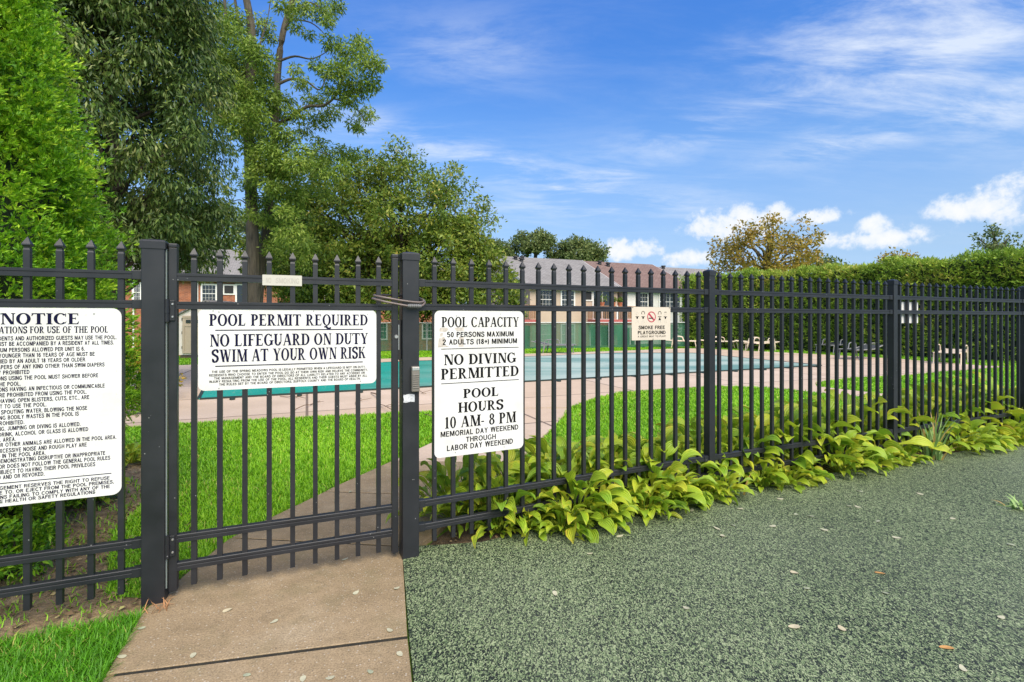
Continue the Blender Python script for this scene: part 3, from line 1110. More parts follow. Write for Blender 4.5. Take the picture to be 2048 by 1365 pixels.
def frame(p, e, z=0.0):
    ex, ey = e
    return Matrix(((ex, -ey, 0, p[0]), (ey, ex, 0, p[1]), (0, 0, 1, z), (0, 0, 0, 1)))


# ------------------------------------------------------------------ fence geometry
p1, p2, p3, p4, p5 = (-1.822, 2.556), (-0.626, 3.041), (1.615, 4.089), (3.857, 5.069), (6.23, 6.09)


def seg(a, b):
    L = math.hypot(b[0] - a[0], b[1] - a[1])
    e = ((b[0] - a[0]) / L, (b[1] - a[1]) / L)
    return a, e, L, frame(a, e)


def s_at(sg, px):
    (ax, ay), (ex, ey), L, _ = sg
    k = (px - 1024) / 1000
    return (k * ay - ax) / (ex - k * ey)


_el = (math.cos(math.atan(0.40)), math.sin(math.atan(0.40)))
p0 = (p1[0] - 2.44 * _el[0], p1[1] - 2.44 * _el[1])
SG_L, SG_G, SG_A, SG_B, SG_C = seg(p0, p1), seg(p1, p2), seg(p2, p3), seg(p3, p4), seg(p4, p5)
p6 = (p5[0] + 2.44 * 0.92, p5[1] + 2.44 * 0.39)
SG_D = seg(p5, p6)
RAILS = (0.159, 0.304, 1.508, 1.655)

# ------------------------------------------------------------------ the setting: ground, lawns, path, pool deck
def ground_sheet():
    xs = np.concatenate([[-1500, -600, -250, -120], np.linspace(-70, 70, 71), [120, 250, 600, 1500]])
    ys = np.concatenate([[-600, -200, -60, -20], np.linspace(-10, 110, 61), [160, 300, 700, 1800]])
    X, Y = np.meshgrid(xs, ys)
    Z = terrain(X, Y) - 0.035
    V = np.stack([X.ravel(), Y.ravel(), Z.ravel()], 1)
    nx = len(xs)
    i = np.arange((len(ys) - 1) * (nx - 1))
    r, c = i // (nx - 1), i % (nx - 1)
    F = np.stack([r * nx + c, r * nx + c + 1, (r + 1) * nx + c + 1, (r + 1) * nx + c], 1)
    o = np_mesh('ground', V, F, M['lawn'])
    tag(o, kind='structure')


ground_sheet()


def sheet(name, pts, z, mat, h=None):
    mb = MB()
    if h:
        mb.poly([(x, y, z - h) for x, y in pts], h)
    else:
        mb.poly([(x, y, z) for x, y in pts])
    o = mb.build(name, mat)
    return tag(o, kind='structure')


PATH_L = [(-0.45, -1.0), (-1.63, 2.0), (-1.806, 2.444), (-1.84, 2.866), (-1.848, 3.213), (-1.815, 3.405), (-1.72, 3.695), (-1.6, 4.04),
          (-1.52, 4.29), (-1.23, 5.035), (-0.93, 5.84), (-0.45, 6.98), (-0.1, 8.1)]
DECK = [(-5.2, 6.71), (-9, 5.4), (-14, 9.0), (-13.5, 14.0), (-9.5, 16.3), (-4.84, 18.3), (0.44, 21.0), (4.98, 23.0), (8.43, 25.0), (9.4, 25.0), (12.75, 20.7),
        (14.2, 18.3), (14.7, 15.7), (15.2, 15.2), (12.3, 14.0), (9.9, 12.8), (8.4, 12.4), (6.9, 11.4), (6.55, 10.75), (7.2, 9.66), (7.57, 9.17), (8.2, 8.77),
        (9.5, 8.2), (9.5, 7.6), (7.29, 8.61), (6.84, 9.05), (6.03, 9.8), (5.33, 10.6), (4.47, 10.8), (3.6, 10.55), (2.76, 10.15), (2.13, 9.86),
        (1.53, 9.2), (0.948, 8.17), (-0.1, 8.1), (-0.2, 8.12), (-1.88, 7.69), (-2.86, 7.45), (-4.35, 6.98)]
LAWN_LEFT = PATH_L[3:] + [(-0.2, 8.1), (-1.88, 7.69), (-2.86, 7.45), (-4.35, 6.98), (-5.2, 6.71), (-5.5, 5.9), (-4.23, 5.4), (-3.68, 5.02), (-3.05, 4.3),
                          (-2.85, 3.86), (-2.72, 3.4), (-2.42, 3.0), (-2.12, 2.62), (-1.9, 2.60)]
LAWN_FRONT = [(-1.80, 2.44), (-2.05, 2.34), (-2.4, 2.18), (-3.2, 1.85), (-6, 0.75), (-6, -1), (-0.46, -1), (-1.625, 1.98)]
LAWN_MID = [(0.586, 6.81), (0.948, 8.17), (1.53, 9.2), (2.13, 9.86), (2.76, 10.15), (3.6, 10.55), (4.47, 10.8), (5.33, 10.6), (6.03, 9.8), (6.84, 9.05), (7.29, 8.61),
            (9.0, 7.8), (8.5, 7.6), (6.5, 6.9), (3.6, 5.65), (1.3, 4.6), (0.05, 4.3), (0.15, 5.2)]
LAWN_RIGHT = [(6.62, 10.75), (6.95, 11.4), (8.4, 12.4), (9.9, 12.8), (12.3, 14.0), (15.2, 15.2), (18, 16.3), (20, 13.5), (14, 8.8), (9.5, 8.3), (8.2, 8.8), (7.6, 9.2), (7.25, 9.7)]
LAWN_FAR = [(-24, 6), (-24, 15), (-12, 20), (-6.0, 22.6), (8.2, 27.2), (12, 24.5), (19, 16.5), (15.2, 15.1), (9.5, 14), (0, 12), (-10, 8)]
sheet('lawn', LAWN_LEFT, -0.018, M['lawn'])
sheet('lawn', LAWN_FRONT, -0.018, M['lawn'])
sheet('lawn', LAWN_MID, -0.018, M['lawn'])
sheet('lawn', LAWN_RIGHT, -0.018, M['lawn'])
sheet('lawn', LAWN_FAR, -0.026, M['lawn'])
sheet('bare_soil', [(-1.80, 2.44), (-2.4, 2.19), (-6.5, 0.55), (-10, 2), (-10, 6.0), (-5.2, 6.75), (-2.8, 4.3), (-1.83, 2.86)], -0.022, M['mulch'])
sheet('soil_bed', [(-0.62, 2.93), (1.66, 3.93), (3.9, 4.90), (6.3, 5.93), (12, 8.3), (11.5, 9.0), (6.4, 7.1), (3.5, 5.85), (1.2, 4.8), (0.1, 4.5), (-0.5, 3.3)], -0.012, M['soil'])
sheet('pool_deck', DECK, 0.0, M['deck'], 0.1)
# path slabs with open joints between them
RIGHT = {0: (0.42, -1.0), 1: (-0.469, 2.245), 2: (-0.60, 3.15), 3: (-0.30, 4.05), 4: (0.02, 5.0), 5: (0.41, 6.25), 6: (0.948, 8.1)}
slabs = [
    [PATH_L[0], RIGHT[0], RIGHT[1], PATH_L[1]],
    [(-1.638, 2.018), (-0.475, 2.266), (-0.666, 3.04), (-0.606, 3.14), (-1.846, 3.275), (-1.848, 3.213), (-1.84, 2.866), (-1.806, 2.444)],
    [(-1.842, 3.29), (-0.598, 3.155), (-0.52, 3.33), (-0.302, 4.045), (-1.56, 4.155), (-1.6, 4.04), (-1.72, 3.695), (-1.815, 3.405)],
    [(-1.556, 4.17), (-0.297, 4.06), (0.017, 4.99), (-1.215, 5.08), (-1.23, 5.035), (-1.52, 4.29)],
    [(-1.207, 5.095), (0.022, 5.005), (0.407, 6.24), (-0.757, 6.25), (-0.93, 5.84)],
    [(-0.75, 6.265), (0.412, 6.255), (0.586, 6.81), (0.94, 8.085), (-0.105, 8.085), (-0.45, 6.98)],
]
mb = MB()
for si, s in enumerate(slabs):
    if si == 4:
        tag(mb.build('path', M['path']), kind='structure')
        mb = MB()
    # a chamfered rim: lower outline, then the top slightly drawn in
    cx = sum(p[0] for p in s) / len(s); cy = sum(p[1] for p in s) / len(s)
    ins = []
    for x, y in s:
        d = math.hypot(x - cx, y - cy)
        k = 1 - 0.005 / d
        ins.append((cx + (x - cx) * k, cy + (y - cy) * k))
    mb.rings([[(x, y, -0.1) for x, y in s], [(x, y, -0.002) for x, y in s], [(x, y, 0.0) for x, y in ins]])
tag(mb.build('path', M['deck']), kind='structure')
sheet('path_joint_filler', [(x + 0.03 * (1 if i else 0), y) for i, (x, y) in enumerate([PATH_L[0]] + [PATH_L[1], (-1.80, 2.5), (-1.83, 3.2), (-1.55, 4.18), (-1.2, 5.1), (-0.9, 5.84), (-0.43, 6.98), (-0.09, 8.08)])] + [RIGHT[6], (0.58, 6.8), RIGHT[5], RIGHT[4], RIGHT[3], (-0.53, 3.31), (-0.62, 3.1), (-0.67, 3.03), RIGHT[1], RIGHT[0]], -0.004, M['joint'])
# playground surface: butts the path's edge and runs along the fence
EDGE = [G(805, 1112), G(838, 1093), G(900, 1090), G(965, 1085), G(1060, 1062), G(1160, 1045), G(1260, 1032), G(1440, 987), G(1560, 966), G(1700, 940), G(1850, 914), G(2048, 886)]
sheet('playground_surface', [(-0.664, 3.04), (-0.462, 2.25), (0.428, -1.0), (1.5, -4.0), (30, -4.0), (30, 15.2), (14, 9.0)] + EDGE[::-1], 0.004, M['rubber'], 0.06)

# ------------------------------------------------------------------ pool cover
POOL = [(-5.6, 8.94), (9.6, 15.5), (7.7, 21.2), (4.6, 21.3), (-4.3, 16.55), (-8.7, 14.6)]
mb = MB()
mb.poly([(x, y, 0.004) for x, y in POOL], 0.016)
t_pool = empty('pool_cover', (0.6, 15.5, 0.0), 'teal mesh safety cover stretched flat over the swimming pool', 'pool cover')
mb.build('cover_sheet', M['cover'], t_pool)
mb = MB()
for a, b in zip(POOL, POOL[1:] + POOL[:1]):
    d = Vector((b[0] - a[0], b[1] - a[1], 0)); L = d.length; e = d / L
    mb.M = frame(a, (e.x, e.y))
    mb.box((0.02, -0.028, 0.006), (L - 0.02, 0.028, 0.030))
mb.build('border_strap', M['strap'], t_pool)
a, b = Vector((*POOL[0], 0)), Vector((*POOL[1], 0))
for k in range(15):
    q = a.lerp(b, (k + 0.5) / 15)
    mb = MB(frame((q.x, q.y), (math.cos(math.atan2(b.y - a.y, b.x - a.x)), math.sin(math.atan2(b.y - a.y, b.x - a.x)))))
    mb.box((-0.03, -0.26, 0.006), (0.03, 0.02, 0.018)).disc((0, -0.26, 0.003), (0, 0, 1), 0.045, 0.03)
    mb.build('anchor_strap', M['strap'], t_pool)

# ------------------------------------------------------------------ fence parts
def picket(sg, s, parent, z0=0.06, zt=1.822):
    mb = MB(sg[3])
    h = 0.0125
    mb.sq(s, 0, [(z0, h), (zt - 0.062, h), (zt - 0.054, 0.0105), (zt - 0.047, 0.0115), (zt - 0.040, 0.0168), (zt - 0.034, 0.0168), (zt, 0.0015)])
    return mb.build('picket', M['paint'], parent)


def rail(sg, s0, s1, z, parent, brackets=True):
    mb = MB(sg[3])
    # channel section with a groove along its face and a small lip on top
    prof = [(-0.019, -0.019), (-0.019, -0.001), (-0.0165, 0.001), (-0.0165, 0.004), (-0.019, 0.006), (-0.019, 0.017), (-0.016, 0.020), (0.016, 0.020), (0.019, 0.017), (0.019, -0.019)]
    mb.rings([[(s, y, z + zz) for y, zz in prof] for s in (s0, s1)])
    if brackets:
        for sa, sb in ((s0, s0 + 0.045), (s1 - 0.045, s1)):
            mb.cbox((sa, -0.0235, z - 0.023), (sb, 0.0235, z + 0.0235), 0.003)
    return mb.build('rail', M['paint'], parent)


def post(p, e, half, parent, zt=1.84, z0=-0.1):
    mb = MB(frame(p, e))
    mb.cbox((-half, -half, z0), (half, half, zt - 0.045), 0.004)
    o = mb.build('post', M['paint'], parent)
    mb = MB(frame(p, e))
    h2 = half + 0.0045
    mb.rings([[(-h, -h, z), (h, -h, z), (h, h, z), (-h, h, z)] for h, z in ((h2, zt - 0.052), (h2, zt - 0.016), (h2 - 0.006, zt - 0.008), (half * 0.35, zt), (half * 0.2, zt + 0.001))])
    mb.build('cap', M['paint'], o)
    return o


def fence(root, segs):
    for sg, ss, m0, m1 in segs:
        L = sg[2]
        for z in RAILS:
            rail(sg, m0, L - m1, z, root)
        for s in ss:
            picket(sg, s, root)


f_left = empty('metal_fence', (*p1, 0), 'black metal picket fence section left of the gate, carrying the NOTICE board', 'fence')
post(p1, SG_G[1], 0.05, f_left)
post(p0, SG_L[1], 0.05, f_left)
s_last = s_at(SG_L, 243)
fence(f_left, [(SG_L, [s_last - 0.1215 * k for k in range(18)], 0.05, 0.05)])

f_right = empty('metal_fence', (*p3, 0), 'long black metal picket fence running right from the gate past the hostas', 'fence')
post_lock = post(p2, SG_A[1], 0.05, f_right)
post(p3, SG_A[1], 0.032, f_right)
post(p4, SG_B[1], 0.032, f_right)
post(p5, SG_C[1], 0.032, f_right)
fence(f_right, [
    (SG_A, [0.1575 + 0.122 * k for k in range(19)], 0.05, 0.032),
    (SG_B, [0.104 + 0.1234 * k for k in range(19)], 0.032, 0.032),
    (SG_C, [0.116 + 0.1302 * k for k in range(19)], 0.032, 0.032),
])

# box and sticker on the lock post
yf = -0.05
Ml = frame(p2, SG_A[1])
mb = MB(Ml)
mb.cbox((-0.002, yf - 0.030, 1.00), (0.046, yf, 1.152), 0.006)
for k in range(7):
    z = 1.022 + 0.0125 * k
    mb.cbox((0.002, yf - 0.034, z), (0.042, yf - 0.029, z + 0.007), 0.002)
kp = mb.build('exit_button', M['keypad'], post_lock)
mb = MB(Ml)
mb.cbox((0.001, yf - 0.0325, 1.128), (0.043, yf - 0.0295, 1.146), 0.001)
mb.build('button_top', M['steel'], post_lock)
mb = MB(Ml)
mb.poly([(x, yf - 0.0008, z) for x, z in ((-0.047, 0.975), (-0.044, 0.984), (-0.036, 0.981), (-0.020, 0.986), (0.012, 0.984), (0.022, 0.980), (0.021, 0.936), (-0.004, 0.940), (-0.030, 0.935), (-0.046, 0.938), (-0.043, 0.955))][::-1])
mb.build('torn_sticker', plain('torn_paper', (0.55, 0.56, 0.57), 0.8, var=0.35, scale=90), post_lock)
# strike plate behind the gate's edge
mb = MB(Ml)
mb.cbox((-0.075, -0.012, 1.19), (-0.051, 0.03, 1.43), 0.003)
mb.build('strike_box', M['vent'], post_lock)
mb = MB(Ml)
mb.box((-0.068, -0.016, 1.25), (-0.063, -0.0125, 1.40))
mb.build('strike_plate', M['steel'], post_lock)

# ------------------------------------------------------------------ gate
gate = empty('metal_gate', (-1.224, 2.80, 0), 'black metal pool gate with picket tops hung between two thick posts', 'gate')
gs0a, gs0b = s_at(SG_G, 339), s_at(SG_G, 356)
gs1a, gs1b = s_at(SG_G, 783), s_at(SG_G, 795.5)
for sa, sb in ((gs0a, gs0b), (gs1a, gs1b)):
    mb = MB(SG_G[3])
    c = (sa + sb) / 2
    h = (sb - sa) / 2
    mb.cbox((c - h, -0.022, 0.035), (c + h, 0.022, 1.80), 0.003)
    o = mb.build('upright', M['paint'], gate)
    mb = MB(SG_G[3])
    mb.cbox((c - h - 0.002, -0.0245, 1.80), (c + h + 0.002, 0.0245, 1.822), 0.005)
    mb.build('cap', M['paint'], o)
for z in RAILS:
    rail(SG_G, gs0b, gs1a, z - 0.004, gate, False)
for px in (388.5, 440, 490, 538.5, 585.4, 630.6, 674, 716, 757):
    picket(SG_G, s_at(SG_G, px), gate, 0.05, 1.805)
for z in (0.27, 1.475):
    mb = MB(SG_G[3])
    sh = gs0a - 0.004
    mb.tube([(sh, -0.034, z - 0.055), (sh, -0.034, z + 0.06)], 0.0115, 10)
    mb.tube([(sh, -0.034, z - 0.012), (sh, -0.034, z + 0.016)], 0.0132, 10)
    mb.cbox((sh, -0.031, z - 0.05), (gs0b - 0.008, -0.022, z + 0.055), 0.002)
    h = mb.build('hinge', M['paint'], gate)
    for zz in (z - 0.03, z + 0.035):
        mb = MB(SG_G[3])
        mb.disc((sh + 0.024, -0.031, zz), (0, -1, 0), 0.0062, 0.004, 10, 0.004)
        mb.build('screw', M['steel'], h)
mb = MB(SG_G[3])
mb.tube([(gs0a - 0.008, -0.026, 0.06), (gs0a - 0.008, -0.026, 1.79)], 0.0035, 6)
mb.build('seal_strip', plain('weathered_strip', (0.22, 0.26, 0.24), 0.5), gate)
mb = MB(SG_G[3])
mb.disc(((gs1a + gs1b) / 2 + 0.006, -0.022, 1.328), (0, -1, 0), 0.013, 0.008, 14, 0.009)
mb.build('latch_button', M['steel'], gate)

# ------------------------------------------------------------------ signs
def rivets(face, pts, parent, mat='steel', r=0.005):
    for u, v in pts:
        s, z = face.pt(u, v)
        mb = MB(face.M)
        mb.disc((s, face.yf, z), (0, -1, 0), r, 0.003, 10, r * 0.6)
        mb.build('rivet', M[mat], parent)


def sign_root(face, label, name, cat='sign'):
    s, z = face.pt(0.5, 1)
    return empty(name, tuple(face.M @ Vector((s, face.yf, z))), label, cat)


def ucorr(f, k):
    """fraction across in the picture -> fraction across the board (k = near depth / far depth)"""
    return f * k / ((1 - f) + f * k)


# board 1, the long rules notice on the left section
s_r = s_at(SG_L, 244.5)
FA = SignFace(SG_L[3], s_r - 0.61, s_r + 0.002, 0.563, 1.487, -0.0170)
rt = sign_root(FA, 'tall white NOTICE board of pool rules, wired to the fence left of the gate', 'rules_sign')
mbd = sign_board(SG_L[3], FA.s0, FA.s1, FA.z0, FA.z1, FA.yf, rad=0.04)
mbd.build('board', M['sign'], rt)
mb = MB(SG_L[3])
kA = 0.912
uA = lambda px: ucorr((px + 75) / 319.6, kA)
FA.serif(mb, 'NOTICE', uA(9), uA(163), 0.028, 0.085)
mb.build('heading', M['navy'], rt)
mb = MB(SG_L[3])
FA.serif(mb, 'REGULATIONS FOR USE OF THE POOL', uA(-44), uA(219), 0.096, 0.130)
mb.build('subheading', M['navy'], rt)
mb = MB(SG_L[3])
lines = [('1. ONLY RESIDENTS AND AUTHORIZED GUESTS MAY USE THE POOL.', 235, 248), ('2. GUESTS MUST BE ACCOMPANIED BY A RESIDENT AT ALL TIMES.', 229.5, 284),
         ('3. MAXIMUM PERSONS ALLOWED PER UNIT IS 6.', 173, 324), ('4. CHILDREN YOUNGER THAN 16 YEARS OF AGE MUST BE', 192.5, 361),
         ('ACCOMPANIED BY AN ADULT 18 YEARS OR OLDER.', 176, 398), ('5. DIAPERS OF ANY KIND OTHER THAN SWIM DIAPERS', 211.5, 436),
         ('ARE STRICTLY PROHIBITED', 66, 472), ('6. PERSONS USING THE POOL MUST SHOWER BEFORE', 199.5, 510), ('ENTERING THE POOL.', 49, 548),
         ('7. PERSONS HAVING AN INFECTIOUS OR COMMUNICABLE', 212, 583), ('DISEASE ARE PROHIBITED FROM USING THE POOL.', 177, 620),
         ('8. PERSONS HAVING OPEN BLISTERS, CUTS, ETC., ARE', 182, 658), ('NOT TO USE THE POOL.', 99, 694), ('9. SPITTING, SPOUTING WATER, BLOWING THE NOSE', 178, 732),
         ('OR DISCHARGING BODILY WASTES IN THE POOL IS', 161.5, 768), ('STRICTLY PROHIBITED.', 56, 804), ('10. NO RUNNING, JUMPING OR DIVING IS ALLOWED.', 165, 840),
         ('11. NO FOOD, DRINK, ALCOHOL OR GLASS IS ALLOWED', 180, 878), ('IN THE POOL AREA.', 39.5, 912), ('12. NO DOGS OR OTHER ANIMALS ARE ALLOWED IN THE POOL AREA.', 234.5, 946),
         ('13. EXCESSIVE NOISE AND ROUGH PLAY ARE', 177, 984), ('PROHIBITED IN THE POOL AREA.', 97, 1018), ('14. ANYONE DEMONSTRATING DISRUPTIVE OR INAPPROPRIATE', 213, 1052),
         ('BEHAVIOR OR DOES NOT FOLLOW THE GENERAL POOL RULES', 222.5, 1088), ('WILL BE SUBJECT TO HAVING THEIR POOL PRIVILEGES', 193.5, 1124), ('SUSPENDED AND OR REVOKED.', 95, 1158)]
sx = None
for txt, xr, yl in lines:
    v = (yl / 3.33 - 13.5) / 392
    sx = FA.sans(mb, txt, None, uA(xr), v - 0.0105, v + 0.0105, .18, 0.0149, True)
for k, (txt, xr, yl) in enumerate([('THE MANAGEMENT RESERVES THE RIGHT TO REFUSE', 221.5, 1228), ('ENTRANCE TO, OR EJECT FROM THE POOL PREMISES,', 229.5, 1258),
                                   ('ANY PERSONS FAILING TO COMPLY WITH ANY OF THE', 222, 1288), ('ABOVE HEALTH OR SAFETY REGULATIONS', 193.5, 1316)]):
    v = (yl / 3.33 - 13.5) / 392
    FA.sans(mb, txt, None, uA(xr), v - 0.009, v + 0.009, .175, 0.0178, True)
FA.rule(mb, 0.07, uA(225), (1198 / 3.33 - 13.5) / 392, 0.004)
mb.build('rules_text', M['navy'], rt)
rivets(FA, [(0.82, 0.03), (0.25, 0.03), (0.82, 0.975), (0.25, 0.975)], rt)

# board 2, the wide one on the gate
sB0, sB1 = s_at(SG_G, 397.5), s_at(SG_G, 752)
FB = SignFace(SG_G[3], sB0, sB1, 1.057, 1.487, -0.0170)
rt = sign_root(FB, 'wide white POOL PERMIT REQUIRED board on the gate', 'permit_sign')
sign_board(SG_G[3], FB.s0, FB.s1, FB.z0, FB.z1, FB.yf, rad=0.032).build('board', M['sign'], rt)
mb = MB(SG_G[3])
FB.serif(mb, 'POOL PERMIT REQUIRED', .055, .945, .062, .208)
FB.serif(mb, 'NO LIFEGUARD ON DUTY', .058, .947, .312, .462)
FB.serif(mb, 'SWIM AT YOUR OWN RISK', .068, .932, .500, .655)
FB.rule(mb, .086, .915, .262, 0.0055)
FB.rule(mb, .086, .915, .705, 0.0055)
mb.build('large_lettering', M['navy'], rt)
mb = MB(SG_G[3])
for txt, u0, u1, v in [('THE USE OF THE SPRING MEADOWS POOL IS LEGALLY PERMITTED WHEN A LIFEGUARD IS NOT ON DUTY.', .068, .932, .772),
                       ('RESIDENTS WHO CHOOSE TO ENTER THE POOL DO SO AT THEIR OWN RISK AND RELIEVE THE COMMUNITY,', .055, .945, .814),
                       ('THE MANAGEMENT AND THE BOARD OF DIRECTORS OF ALL LIABILITY RELATED TO ANY ACCIDENT OR', .080, .928, .853),
                       ('INJURY RESULTING FROM THE USE OF THE POOL. ALL RESIDENTS AND THEIR GUESTS MUST ABIDE BY ALL', .056, .942, .892),
                       ('THE RULES SET BY THE BOARD OF DIRECTORS, SUFFOLK COUNTY AND THE BOARD OF HEALTH.', .106, .900, .931)]:
    FB.sans(mb, txt, u0, u1, v - .0145, v + .0145, .17)
mb.build('small_text', M['black'], rt)
rivets(FB, [(.075, .022), (.105, .035), (.945, .055), (.62, .020), (.105, .975), (.90, .965)], rt, r=0.004)

# board 3, the tall one right of the lock post
sC0, sC1 = s_at(SG_A, 867.4), s_at(SG_A, 1044.4)
FC = SignFace(SG_A[3], sC0, sC1, 0.572, 1.487, -0.0170)
rt = sign_root(FC, 'tall white POOL CAPACITY and pool hours board just right of the gate post', 'capacity_sign')
sign_board(SG_A[3], FC.s0, FC.s1, FC.z0, FC.z1, FC.yf, rad=0.034).build('board', M['sign'], rt)
mb = MB(SG_A[3])
c = lambda f: ucorr(f, 0.95)
FC.serif(mb, 'POOL CAPACITY', c(.077), c(.947), .043, .113)
FC.serif(mb, 'NO DIVING', c(.10), c(.915), .300, .372)
FC.serif(mb, 'PERMITTED', c(.07), c(.945), .396, .470)
FC.serif(mb, 'POOL', c(.316), c(.718), .542, .606)
FC.serif(mb, 'HOURS', c(.259), c(.768), .634, .704)
FC.serif(mb, '10 AM- 8 PM', c(.106), c(.912), .728, .806)
FC.rule(mb, c(.073), c(.947), .262, .0045)
FC.rule(mb, c(.073), c(.947), .498, .0045)
mb.build('large_lettering', M['black'], rt)
mb = MB(SG_A[3])
FC.sans(mb, '50 PERSONS MAXIMUM', c(.138), c(.888), .146, .182, .185)
FC.sans(mb, '2 ADULTS (18+) MINIMUM', c(.09), c(.927), .197, .233, .185)
mb.build('capacity_lettering', M['black'], rt)
mb = MB(SG_A[3])
FC.sans(mb, 'MEMORIAL DAY WEEKEND', c(.067), c(.942), .824, .861, .175)
FC.sans(mb, 'THROUGH', c(.348), c(.684), .876, .912, .175)
FC.sans(mb, 'LABOR DAY WEEKEND', c(.136), c(.88), .922, .960, .175)
mb.build('season_lettering', M['black'], rt)
mb = MB(SG_A[3])
for pts in ([(.055, .118), (.13, .115), (.15, .128), (.12, .146), (.05, .142)], [(.21, .123), (.24, .115), (.31, .117), (.318, .138), (.24, .142)],
            [(.045, .19), (.10, .176), (.12, .20), (.10, .232), (.16, .247), (.035, .25)], [(.26, .18), (.31, .184), (.31, .25), (.25, .248), (.27, .215)], [(.06, .155), (.09, .15), (.085, .175), (.05, .178)]):
    q = [FC.pt(u, v) for u, v in pts]
    mb._add([(a, FC.yf - 0.0003, b) for a, b in q], [tuple(range(len(q)))])
mb.build('glue_patch', M['grime'], rt)
rivets(FC, [(.23, .035), (.73, .02), (.22, .975), (.77, .975)], rt, r=0.004)

# board 4, the small smoke-free sign in front of the rail
sD0, sD1 = s_at(SG_A, 1259.5), s_at(SG_A, 1336.5)
FD = SignFace(SG_A[3], sD0, sD1, 1.276, 1.527, -0.0235)
rt = sign_root(FD, 'small cream SMOKE FREE PLAYGROUND sign fixed across the fence rail', 'smoke_free_sign')
sign_board(SG_A[3], FD.s0, FD.s1, FD.z0, FD.z1, FD.yf, 0.002, 0.004).build('board', M['cream_sign'], rt)
mb = MB(SG_A[3])
FD.sans(mb, 'SMOKE FREE', .17, .85, .565, .672, .19)
FD.sans(mb, 'PLAYGROUND', .15, .87, .718, .825, .19)
FD.sans(mb, 'A GREAT WAY TO PLAY!', .15, .87, .862, .915, .13)
mb.build('lettering', M['black'], rt)
mb = MB(SG_A[3])
asp = (FD.s1 - FD.s0) / (FD.z1 - FD.z0)
def circ(cx, cy, r, n=16, a0=0, a1=360):
    return [(cx + r / asp * math.cos(math.radians(a0 + (a1 - a0) * k / n)), cy + r * math.sin(math.radians(a0 + (a1 - a0) * k / n))) for k in range(n if a1 - a0 == 360 else n + 1)]
def band(mb, cx, cy, r0, r1, a0=0, a1=360, n=28, lift=0):
    for k in range(n):
        q = []
        for r, j in ((r0, k), (r1, k), (r1, k + 1), (r0, k + 1)):
            a = math.radians(a0 + (a1 - a0) * j / n)
            q.append((cx + r / asp * math.cos(a), cy + r * math.sin(a)))
        FD.shape(mb, q, lift)
# four simple child figures: tops, skirts and hair
for (x, k) in ((.135, 0), (.285, 1), (.715, 2), (.865, 3)):
    if k == 2:
        FD.shape(mb, [(x, .30), (x + .035, .40), (x - .035, .40)], 3)
    else:
        FD.shape(mb, [(x - .022, .30), (x + .022, .30), (x + .015, .36), (x - .015, .36)], 3)
    FD.shape(mb, [(x - .045, .285), (x + .045, .285), (x + .045, .302), (x - .045, .302)], 5)
    if k in (1, 2):
        band(mb, x, .19, .052, .068, 150, 390, 12, 7)
    elif k == 3:
        FD.shape(mb, [(x - .03, .148), (x + .03, .140), (x + .025, .165), (x - .025, .168)], 7)
mb.build('child_figures', M['black'], rt)
mb = MB(SG_A[3])
for x in (.135, .285, .715, .865):
    band(mb, x, .20, .036, .044, lift=9)
    for sgn in (-1, 1):
        FD.shape(mb, [(x + sgn * .012, .40), (x + sgn * .02, .40), (x + sgn * .034, .48), (x + sgn * .024, .48)], 9)
mb.build('figure_outlines', M['grime'], rt)
mb = MB(SG_A[3])
band(mb, .5, .30, .135, .165, lift=12)
d = 0.105
FD.shape(mb, [(.5 - d / asp - .012, .30 - d + .02), (.5 - d / asp + .012, .30 - d - .02), (.5 + d / asp + .012, .30 + d - .02), (.5 + d / asp - .012, .30 + d + .02)], 14)
mb.build('no_smoking_symbol', M['red'], rt)
mb = MB(SG_A[3])
FD.shape(mb, [(.425, .325), (.54, .325), (.54, .355), (.425, .355)], 16)
mb.build('cigarette', M['black'], rt)
rivets(FD, [(.025, .02), (.97, .02), (.54, .975)], rt, 'black', 0.004)

# ivory plate on the gate's top rail
sE0, sE1 = s_at(SG_G, 525.5), s_at(SG_G, 604)
FE = SignFace(SG_G[3], sE0, sE1, 1.618, 1.676, -0.0240)
rt = sign_root(FE, 'small ivory plate with worn pale lettering stuck on the top rail of the gate', 'name_plate', 'plate')
sign_board(SG_G[3], FE.s0, FE.s1, FE.z0, FE.z1, FE.yf, 0.004, 0.003).build('board', M['plate'], rt)
mb = MB(SG_G[3])
FE.sans(mb, 'NO', .09, .22, .28, .76, .14)
FE.sans(mb, 'SMOKING', .33, .93, .28, .76, .14)
mb.build('worn_lettering', M['faint'], rt)

# white back of a sign behind the far panel
sF0, sF1 = s_at(SG_C, 1796), s_at(SG_C, 1841)
FF = SignFace(SG_C[3], sF0, sF1, 1.395, 1.615, 0.0225)
rt = sign_root(FF, 'plain white back of a small sign behind the far fence panel', 'sign_back')
sign_board(SG_C[3], FF.s0, FF.s1, FF.z0, FF.z1, FF.yf, 0.002, 0.004).build('board', M['trim'], rt)

# ------------------------------------------------------------------ cable lock round the gate's edge and the post
t = empty('cable_lock', tuple(Vector((*p2, 1.5))), 'brown coiled cable lock looped round the gate edge and lock post', 'cable lock')
Mg = frame(p2, SG_A[1])
def closed_curve(pts, n=6):
    m = len(pts)
    out = []
    for i in range(m):
        q = [Vector(pts[(i + d) % m]) for d in (-1, 0, 1, 2)]
        for k in range(n):
            u = k / n
            out.append(0.5 * ((2 * q[1]) + (-q[0] + q[2]) * u + (2 * q[0] - 5 * q[1] + 4 * q[2] - q[3]) * u ** 2 + (-q[0] + 3 * q[1] - 3 * q[2] + q[3]) * u ** 3))
    return out


